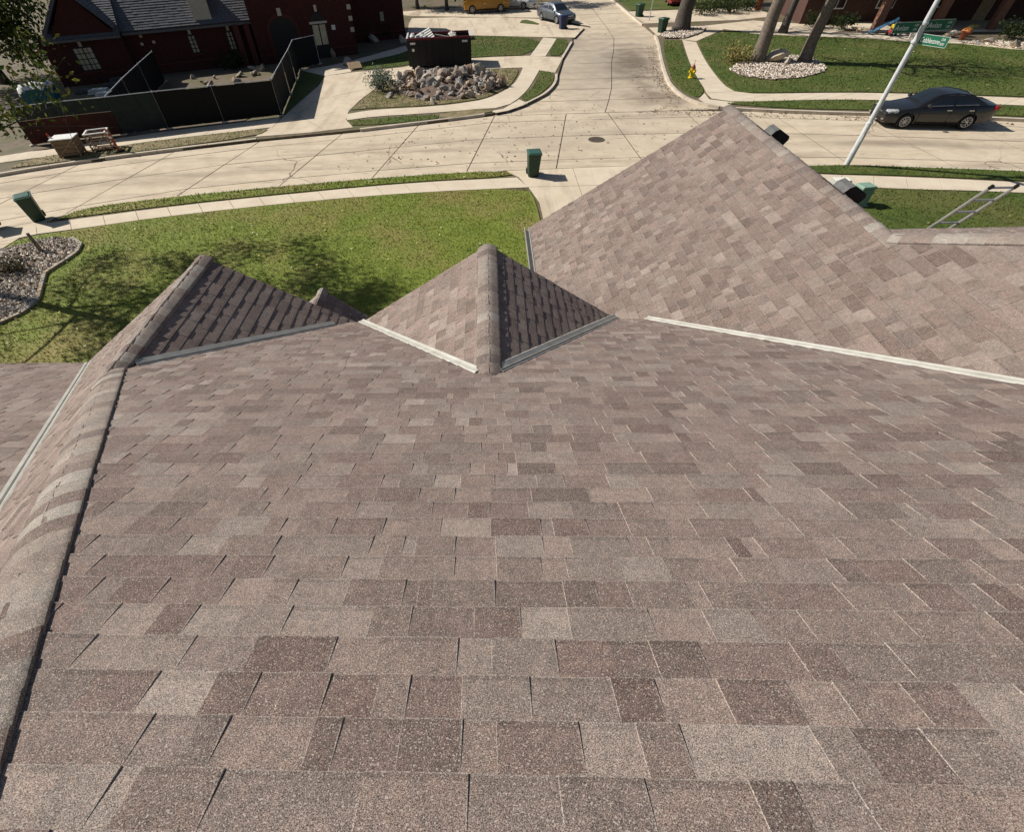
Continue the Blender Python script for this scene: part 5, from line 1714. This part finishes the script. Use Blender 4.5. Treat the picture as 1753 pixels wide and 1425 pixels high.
    # wheels
    for x, r_ in wheels:
        for sy in (-1, 1):
            q = MB(); q.lathe([(r_ * .62, -.10), (r_ * .93, -.11), (r_, -.08), (r_, .08), (r_ * .93, .11), (r_ * .62, .10)], 26, (x, sy * (W_ - .125), r_), Matrix.Rotation(R(90), 4, 'X'), ring=True)
            ty = q.build('tyre', 'rubber', t, smooth=False)
            q = MB(); yo = sy * (W_ - .03)
            for k in range(10):
                w_ = 2 * math.pi * k / 10
                q.box((x + math.cos(w_) * r_ * .36, yo, r_ + math.sin(w_) * r_ * .36), (r_ * .52, .025, r_ * .085), M=Matrix.Rotation(-w_, 4, 'Y'))
            q.lathe([(r_ * .60, -.03), (r_ * .68, -.03), (r_ * .68, .03), (r_ * .60, .03)], 24, (x, yo, r_), Matrix.Rotation(R(90), 4, 'X'), ring=True)
            q.lathe([(.0, -.018), (r_ * .17, -.018), (r_ * .17, .018), (.0, .018)], 12, (x, yo, r_), Matrix.Rotation(R(90), 4, 'X'))
            q.build('rim', 'alloy', ty)
            q = MB(); q.lathe([(.0, -.008), (r_ * .60, -.008), (r_ * .60, .008), (.0, .008)], 20, (x, sy * (W_ - .055), r_), Matrix.Rotation(R(90), 4, 'X')); q.build('brake_shade', 'rubber', ty)
    q = MB(); q.box((0, 0, .40), (st[0][0] - st[-1][0] - .5, W_ * 1.25, .36)); q.build('underbody', 'rubber', t)
    if detail:
        xf = st[0][0]; xb = st[-1][0]
        for sy in (-1, 1):
            q = MB(); q.add([(xf - .10, sy * .46, .64), (xf - .16, sy * .74, .66), (xf - .52, sy * .878, .745), (xf - .48, sy * .80, .80), (xf - .16, sy * .5, .735)],
                            [(0, 1, 2, 3, 4) if sy > 0 else (4, 3, 2, 1, 0)])
            q.add([(xf - .08 + .0, sy * .46, .60), (xf - .135, sy * .76, .62), (xf - .50, sy * .90, .70)], [(0, 1, 2)])
            o_ = q.build('headlight', 'lamp_clear', t); s_ = o_.modifiers.new('s', 'SOLIDIFY'); s_.thickness = .05; s_.offset = 1
            q = MB(); q.box((xf - .06, sy * .60, .40), (.10, .26, .05), sy * -.35); q.build('fog_lamp_trim', 'chrome', t)
            q = MB(); q.box((xb + .13, sy * .72, .92), (.26, .26, .17), sy * .35); bevel(q.build('tail_light', 'lamp_red', t), .03)
            q = MB(); q.box((bx0 - .30, sy * (bw + .21), bz0 + .08), (.13, .22, .14)); bevel(q.build('mirror', paint, t), .04)
            for hx0 in (gh['bp'] + .12, bx1 + .62):
                q = MB(); q.box((hx0, sy * (W_ + .006), .83), (.22, .03, .03)); bevel(q.build('door_handle', 'chrome', t), .008)
            q = MB(); q.box((-.2, sy * (W_ - .006), .28), (2.3, .03, .05)); q.build('sill_strip', 'rubber', t)
            for dx in (gh['bp'] - .02, bx0 - .12, bx1 + .42):
                q = MB(); q.box((dx, sy * (W_ - .010), .62), (.010, .02, .60)); q.build('door_seam', 'rubber', t)
        q = MB(); q.box((xf - .045, 0, .57), (.07, .78, .15)); bevel(q.build('grille', 'rubber', t), .02)
        q = MB(); q.box((xf - .01, 0, .645), (.03, .80, .03)); q.build('grille_bar', 'chrome', t)
        q = MB(); q.box((xf - .02, 0, .36), (.06, 1.1, .10)); q.build('lower_grille', 'rubber', t)
        q = MB(); q.box((xb - .005, 0, .74), (.03, .42, .14)); q.build('number_plate', 'white_trim', t)
    return t


cF, cR = Vector((*(21.20, 26.68), 0)), Vector((*(24.29, 26.27), 0))
cdir = (cF - cR).normalized(); cmid = (cF + cR) / 2 + Vector((-cdir.y, cdir.x, 0)) * (-.82)
cm = (cF + cR) / 2 + Vector((0, .80, 0))
car('dark charcoal sedan parked at the far kerb behind the sign pole', (cm.x, cm.y, -.12), math.atan2(cdir.y, cdir.x), 'paint_black')
car('grey-blue sedan parked facing the intersection behind the blue bin', (*(7.35, 61.51), -.02), R(-62), 'paint_silver')
car('white car half hidden behind the yellow van', (*(3.50, 71.41), 0), R(-20), 'paint_white')
car('red car parked nose out behind the thick dark tree', (*(21.92, 70.45), 0), R(-100), 'paint_red')
van_st = [(2.6, .75, .45, .85), (2.55, .88, .36, 1.05), (2.2, .96, .32, 1.18), (1.7, .98, .3, 1.3), (1.2, .98, .3, 1.38), (0, .98, .3, 1.4), (-1.5, .98, .3, 1.4), (-2.4, .97, .32, 1.4), (-2.6, .94, .4, 1.38), (-2.62, .9, .5, 1.3)]
car('yellow panel van parked across the far driveway', (*(0.17, 69.51), 0), R(186), 'paint_yellow', 'van', 'parked_van', van_st,
    dict(bx=(1.75, -2.6), bz=(1.30, 1.38), bw=.92, tx=(.85, -2.45), tz=(2.2, 2.25), tw=.80, mz=2.3, bp=.1), ((1.65, .36), (-1.6, .36)), .98)

# ------------------------------------------------------------------ hydrant
mat('hyd_yellow', (0.70, 0.50, 0.01), (0.6, 0.42, 0.01), 8, 0.5)
mat('hyd_red', (0.30, 0.05, 0.02), (0.24, 0.04, 0.018), 8, 0.5)
t = thing('fire_hydrant', 'yellow fire hydrant with a red bonnet on the corner grass', 'hydrant', (*(13.81, 37.19), .03), R(20)); t.scale = (1.15,) * 3
b = MB(); b.lathe([(.16, 0), (.16, .04), (.11, .06), (.105, .38), (.14, .40), (.14, .45), (.10, .46)], 16); b.build('barrel', 'hyd_yellow', t, smooth=False)
b = MB(); b.lathe([(.125, .45), (.125, .48), (.105, .54), (.06, .60), (.025, .61), (.025, .66), (.02, .665)], 16); b.build('bonnet', 'hyd_red', t)
for dx, dy, r_ in ((1, 0, .05), (-1, 0, .05), (0, -1, .065)):
    b = MB(); b.tube([(dx * .08, dy * .08, .32), (dx * .19, dy * .19, .32)], [r_, r_], 10); o = b.build('outlet', 'hyd_yellow', t)
    b = MB(); b.tube([(dx * .19, dy * .19, .32), (dx * .225, dy * .225, .32)], [r_ * 1.2, r_ * 1.1], 6); b.build('cap', 'hyd_yellow', o)
b = MB(); b.tube([(.02, .02, .6), (.03, .03, .82)], .012, 5); b.build('marker_rod', 'hyd_red', t)

# ------------------------------------------------------------------ trees and shrubs
def leaf_cloud(centres, per, spread, size, cols, flat=.7, droop=.3):
    C_ = np.repeat(np.array(centres, float), per, 0); n = len(C_)
    P = C_ + rng.normal(0, 1, (n, 3)) * np.array([spread, spread, spread * flat])
    P[:, 2] -= droop * spread * rng.random(n) ** 2
    s = size * (.55 + .9 * rng.random(n))
    a = rng.normal(0, 1, (n, 3)); a /= np.linalg.norm(a, axis=1)[:, None]
    h = rng.normal(0, 1, (n, 3)); h[:, 2] *= .5
    b_ = np.cross(a, h); b_ /= np.linalg.norm(b_, axis=1)[:, None] + 1e-9
    V = np.stack([P - a * s[:, None], P + b_ * s[:, None] * .48, P + a * s[:, None], P - b_ * s[:, None] * .48], 1)
    c = np.array(cols)[rng.integers(0, len(cols), n)] * (.6 + .8 * rng.random((n, 1)))
    return V, c


def tree(label, base, H, trunk_r, lean=(0, 0), crown_z=.45, crown_r=3.5, nlimb=7, leaf=.1, per=26, cols=None, bark='bark', name='tree', twigs=5, spread=.55, seed=0, group=None, flare=1.5, keep=None):
    rd = random.Random(seed)
    t = thing(name, label, 'tree', (base[0], base[1], 0.0), 0, group)
    b = MB()
    top = Vector((lean[0] * H, lean[1] * H, H))
    pts = [top * f + Vector((rd.uniform(-.06, .06), rd.uniform(-.06, .06), 0)) * (1 if f > .05 else 0) for f in (0, .04, .12, .25, .4, .55, .7, .85, 1)]
    rad = [trunk_r * k for k in (flare, 1.2, 1.02, .95, .85, .68, .48, .28, .08)]
    b.tube(pts, rad, 12)
    tips = []
    for k in range(nlimb):
        f = crown_z + (1 - crown_z) * (k + rd.random() * .6) / nlimb * .9
        p0 = top * f
        an = k * 2.4 + rd.uniform(-.4, .4)
        ln = crown_r * (1 - .55 * (f - crown_z) / (1 - crown_z)) * rd.uniform(.75, 1.1)
        d = Vector((math.cos(an), math.sin(an), rd.uniform(.15, .6)))
        p1 = p0 + d * ln * .5; p2 = p0 + d * ln + Vector((0, 0, rd.uniform(-.3, .4)))
        r0 = trunk_r * .42 * (1 - f * .5)
        b.tube([p0, p0 * .5 + p1 * .5 + Vector((0, 0, .08)), p1, p2], [r0, r0 * .8, r0 * .5, r0 * .12], 7)
        for q in range(twigs):
            s0 = p1.lerp(p2, rd.random()) if q else p2
            e = s0 + Vector((rd.uniform(-1, 1), rd.uniform(-1, 1), rd.uniform(-.35, .7))) * ln * .42
            b.tube([s0, s0.lerp(e, .5) + Vector((0, 0, .05)), e], [r0 * .25, r0 * .15, r0 * .05], 5, caps=False)
            for w in (.45, .75, 1.0):
                p = s0.lerp(e, w)
                if keep is None or keep(p + Vector((base[0], base[1], 0))): tips.append(p)
    b.build('trunk', bark, t, smooth=True)
    V, c = leaf_cloud([tuple(p) for p in tips], per, spread, leaf, cols)
    np_mesh('crown', V, None, c, 'leaf', t)
    return t


GREEN = [(0.085, 0.125, 0.025), (0.06, 0.10, 0.02), (0.12, 0.14, 0.03), (0.20, 0.19, 0.04), (0.045, 0.075, 0.018)]
YEL = [(0.15, 0.16, 0.03), (0.24, 0.21, 0.045), (0.10, 0.13, 0.025), (0.07, 0.10, 0.02)]
DARK = [(0.035, 0.055, 0.018), (0.05, 0.07, 0.022), (0.025, 0.04, 0.014)]
tree('broad tree in the river rock bed with branches hanging over the lawn', (-17.7, 12.9), 10.0, .15, (.02, .02), (.34), 6.4, 20, .072, 100, YEL + GREEN, 'bark_dark', twigs=6, spread=.36, seed=3,
     keep=lambda p: p.z > 7.5 or (p.x < -.80 * p.y - max(0, 5.2 - p.z) * 1.25 and p.z > 3.2))
tree('leaning bare-stemmed tree with a rough grey trunk beside the grass tuft', (19.60, 40.99), 10.5, .42, (.035, .01), .42, 4.2, 8, .09, 14, YEL, 'bark', twigs=5, seed=5)
tree('second leaning tree, slimmer, at the end of the rock ring', (22.73, 40.54), 9.5, .36, (.05, .0), .45, 4.0, 8, .09, 12, YEL, 'bark', twigs=5, seed=6)
tree('thick dark trunked tree at the kerb by the green bin', (17.98, 54.11), 11, .62, (.03, .02), .42, 4.5, 8, .10, 14, GREEN, 'bark_dark', twigs=4, seed=8)
for k, (x, y, H_, lab) in enumerate((((-8.27, 74.34)[0], (-8.27, 74.34)[1], 5.0, 'dense dark tree behind the far driveway at the brick house corner'), (-4.5, 72, 6.0, 'leafy tree behind the yellow van'),
                                     (2.5, 76, 10, 'shade tree at the far left of the side street'), (19.5, 78, 8, 'shade tree at the far right of the side street'), (23, 70, 7, 'shade tree beyond the parked red car'))):
    tree(lab, (x, y), H_, .2, (0, 0), .22, 2.6 if k < 2 else 3.6, 10, .16, 40, DARK if k < 2 else GREEN, 'bark_dark', spread=.55, seed=20 + k)
tree('tall dense tree left of the brick house behind the fence', (-37.5, 42), 10, .3, (0, 0), .12, 4.6, 16, .17, 60, GREEN, 'bark_dark', spread=.7, seed=31)
tree('tall shade tree between the broad lawn and the brown brick house', (26.0, 51.5), 10, .28, (.02, 0), .5, 4.2, 8, .12, 16, GREEN, 'bark_dark', spread=.6, seed=33)


def bush(label, x, y, r_, h, cols, leaf=.06, n=900, name='shrub', group=None, stems=6):
    t = thing(name, label, 'shrub', (x, y, 0.02), 0, group)
    b = MB(); cs = []
    for k in range(stems):
        a = k * 6.28 / stems + random.random(); e = Vector((math.cos(a) * r_ * .7, math.sin(a) * r_ * .7, h * random.uniform(.6, .9)))
        b.tube([(0, 0, 0), e * .5 + Vector((0, 0, .05)), e], [.025, .018, .008], 5)
        cs += [tuple(e), tuple(e * .65)]
    b.build('stem', 'bark_dark', t)
    cs.append((0, 0, h * .75))
    V, c = leaf_cloud(cs, max(1, n // len(cs)), r_ * .36, leaf, cols, .75)
    V[..., 2] = np.maximum(V[..., 2], .02)
    np_mesh('foliage', V, None, c, 'leaf', t)
    return t


SAGE = [(0.17, 0.20, 0.15), (0.22, 0.25, 0.19), (0.11, 0.14, 0.10)]
bush('silvery sage shrub at the end of the rock garden', *(-6.89, 36.19), .75, 1.15, SAGE, .07, 1400)
bush('low yellow-green grass tuft at the foot of the rough leaning tree', *(18.34, 41.17), .9, .8, [(0.30, 0.26, 0.09), (0.2, 0.19, 0.06), (0.36, 0.31, 0.13)], .09, 900, 'ornamental_grass')
for (x, y), lab in (((22.38, 62.24), 'low hedge shrub next to the thick dark trunk'), ((24.08, 63.40), 'low hedge shrub in the middle of the hedge past the thick trunk'), ((25.39, 62.69), 'low hedge shrub at the wide end of the hedge'),
                    ((27.41, 63.80), 'low hedge shrub beside the terracotta planter')):
    bush(lab, x, y, 1.0, 1.0, DARK + [(0.10, 0.11, 0.03)], .09, 800)
for (x, y), lab in (((-20.22, 44.43), 'dark shrub under the narrow window of the brick house'), ((-13.69, 52.57), 'dark shrub right of the arched entry'), ((-11.58, 54.38), 'dark shrub near the brick house corner'), ((-9.46, 55.14), 'dark shrub beside the grey landscaping boulders'),
                    ((29.61, 53.28), 'dark shrub in front of the brown house wall'), ((31.29, 52.08), 'dark shrub before the porch of the brown house'), ((40.90, 46.12), 'pale green shrub past the pumpkins')):
    bush(lab, x, y, .8, .9, DARK, .09, 700)
for (x, y), lab in (((-16.70, 13.76), 'bare spiky shrub at the foot of the near tree'), ((-16.25, 13.82), 'low dark shrub in the river rock bed')):
    bush(lab, x, y, .55, .45, [(0.05, 0.055, 0.03), (0.09, 0.07, 0.045)], .05, 260, stems=12)

# ------------------------------------------------------------------ porch front clutter on the right
mat('slide_blue', (0.16, 0.36, 0.62), (0.13, 0.31, 0.55), 4, 0.4)
mat('toy_red', (0.48, 0.05, 0.06), (0.4, 0.04, 0.05), 4, 0.5)
mat('pumpkin', (0.62, 0.22, 0.05), (0.5, 0.17, 0.04), 6, 0.6)
mat('pumpkin_pale', (0.68, 0.50, 0.16), (0.58, 0.42, 0.12), 6, 0.6)
mat('terracotta', (0.30, 0.10, 0.05), (0.24, 0.08, 0.04), 6, 0.8)
sx2, sy2 = (32.35, 49.68)
t = thing('toy_slide', 'pale blue plastic toy slide on the walk before the brown house', 'slide', (sx2, sy2, .02), R(-35))
for k in (-1, 1):
    b = MB(); b.box((.7, k * .24, .55), (1.9, .06, .14), M=Matrix.Rotation(R(-32), 4, 'Y')); b.build('side_rail', 'slide_blue', t)
    b = MB(); b.tube([(1.5, k * .24, 0), (1.4, k * .24, 1.1)], .04, 6); b.build('leg', 'slide_blue', t)
b = MB(); b.box((.7, 0, .50), (1.9, .44, .04), M=Matrix.Rotation(R(-32), 4, 'Y')); b.build('chute', 'slide_blue', t)
tx, ty = (33.49, 48.69)
t = thing('toy_wagon', 'red and yellow plastic ride-on toy beside the blue slide', 'toy', (tx, ty, .02), R(20))
b = MB(); b.box((0, 0, .28), (.7, .4, .3), taper=.8); bevel(b.build('body', 'toy_red', t), .08)
b = MB(); b.box((-.1, 0, .58), (.3, .34, .3), taper=1.1); bevel(b.build('seat', 'hyd_yellow', t), .06)
b = MB(); b.tube([(.2, -.16, .45), (.15, -.16, .85), (.15, .16, .85), (.2, .16, .45)], .03, 6); b.build('handle', 'white_trim', t)
for k in (-1, 1):
    for j in (-1, 1):
        b = MB(); b.lathe([(.03, -.05), (.14, -.05), (.14, .05), (.03, .05)], 12, (k * .24, j * .2, .14), Matrix.Rotation(R(90), 4, 'X')); b.build('wheel', 'rubber', t)


def pumpkin(x, y, r_, m, label):
    t = thing('pumpkin', label, 'pumpkin', (x, y, .02))
    b = MB(); vs, fs = [], []; nu, nv = 24, 10
    for j in range(nv + 1):
        ph = math.pi * j / nv
        for i in range(nu):
            th = 2 * math.pi * i / nu; rr = r_ * math.sin(ph) * (1 + .08 * math.cos(th * 8))
            vs.append((rr * math.cos(th), rr * math.sin(th), r_ * .8 - r_ * .78 * math.cos(ph) * (1 - .12 * math.exp(-((math.sin(ph)) / .3) ** 2))))
    fs = [(j * nu + i, j * nu + (i + 1) % nu, (j + 1) * nu + (i + 1) % nu, (j + 1) * nu + i) for j in range(nv) for i in range(nu)]
    b.add(vs, fs); b.build('flesh', m, t, smooth=True)
    b = MB(); b.tube([(0, 0, r_ * 1.4), (.03, 0, r_ * 1.75)], [.05, .03], 6); b.build('stalk', 'timber', t)


pumpkin(*(38.55, 47.51), .34, 'pumpkin', 'large orange pumpkin on the walk by the porch pier')
pumpkin(*(40.44, 49.73), .24, 'pumpkin_pale', 'yellow squash-like pumpkin behind the orange one')
pumpkin(*(41.18, 50.13), .22, 'pumpkin_pale', 'pale yellow pumpkin touching the porch pier')
t = thing('planter', 'brown clay planter leaning by the large pumpkin', 'planter', (*(37.47, 46.26), .02))
b = MB(); b.lathe([(.16, 0), (.26, .42), (.29, .42), (.29, .48), (.24, .48), (.22, .40)], 16); b.build('pot', 'terracotta', t)
t = thing('planter', 'tall square terracotta planter at the end of the low hedge', 'planter', (*(28.71, 63.89), .02))
b = MB(); b.box((0, 0, .55), (.6, .6, 1.1), taper=.75); bevel(b.build('pot', 'terracotta', t), .03)
for (x, y), s, lab in (((34.32, 47.30), .7, 'rounded pale boulder under the street name plates'), ((37.37, 47.24), 1.0, 'block of pale limestone before the porch of the brown house'), ((31.96, 50.56), .55, 'small grey rock left of the blue slide'), ((38.37, 44.73), .6, 'dark rock beyond the clay planter'), ((38.94, 42.92), .7, 'tan rock at the edge of the rock strip past the pumpkins')):
    rock(x, y, s * .25, s, lab, var=2)
strip = [(36.58, 45.26), (38.94, 45.53), (40.75, 44.32), (46, 41), (39.18, 42.26), (38.05, 43.69)]
stones('river_rock', strip, 700, .08, RC, .05, 'tan rock strip along the lawn edge past the pumpkins')
t = thing('sign_post', 'thin grey post with the back of a small traffic sign at the far kerb', 'sign post', (*(16.51, 59.89), .0))
b = MB(); b.box((0, 0, 1.2), (.07, .05, 2.4)); b.build('post', 'galv', t)
b = MB(); b.box((0, .04, 2.2), (.55, .012, .6)); b.build('sign_back', 'galv', t)
t = thing('barrow', 'upturned grey board leaning on rubble by the path to the gate', 'board', (*(-10.07, 43.06), .02), R(25))
b = MB(); b.box((0, 0, .22), (1.0, .7, .05), M=Matrix.Rotation(R(25), 4, 'X')); b.build('board', 'timber', t)
b = MB(); b.tube([(-.4, -.3, .02), (-.4, .3, .36)], .03, 5); b.build('prop', 'timber', t)
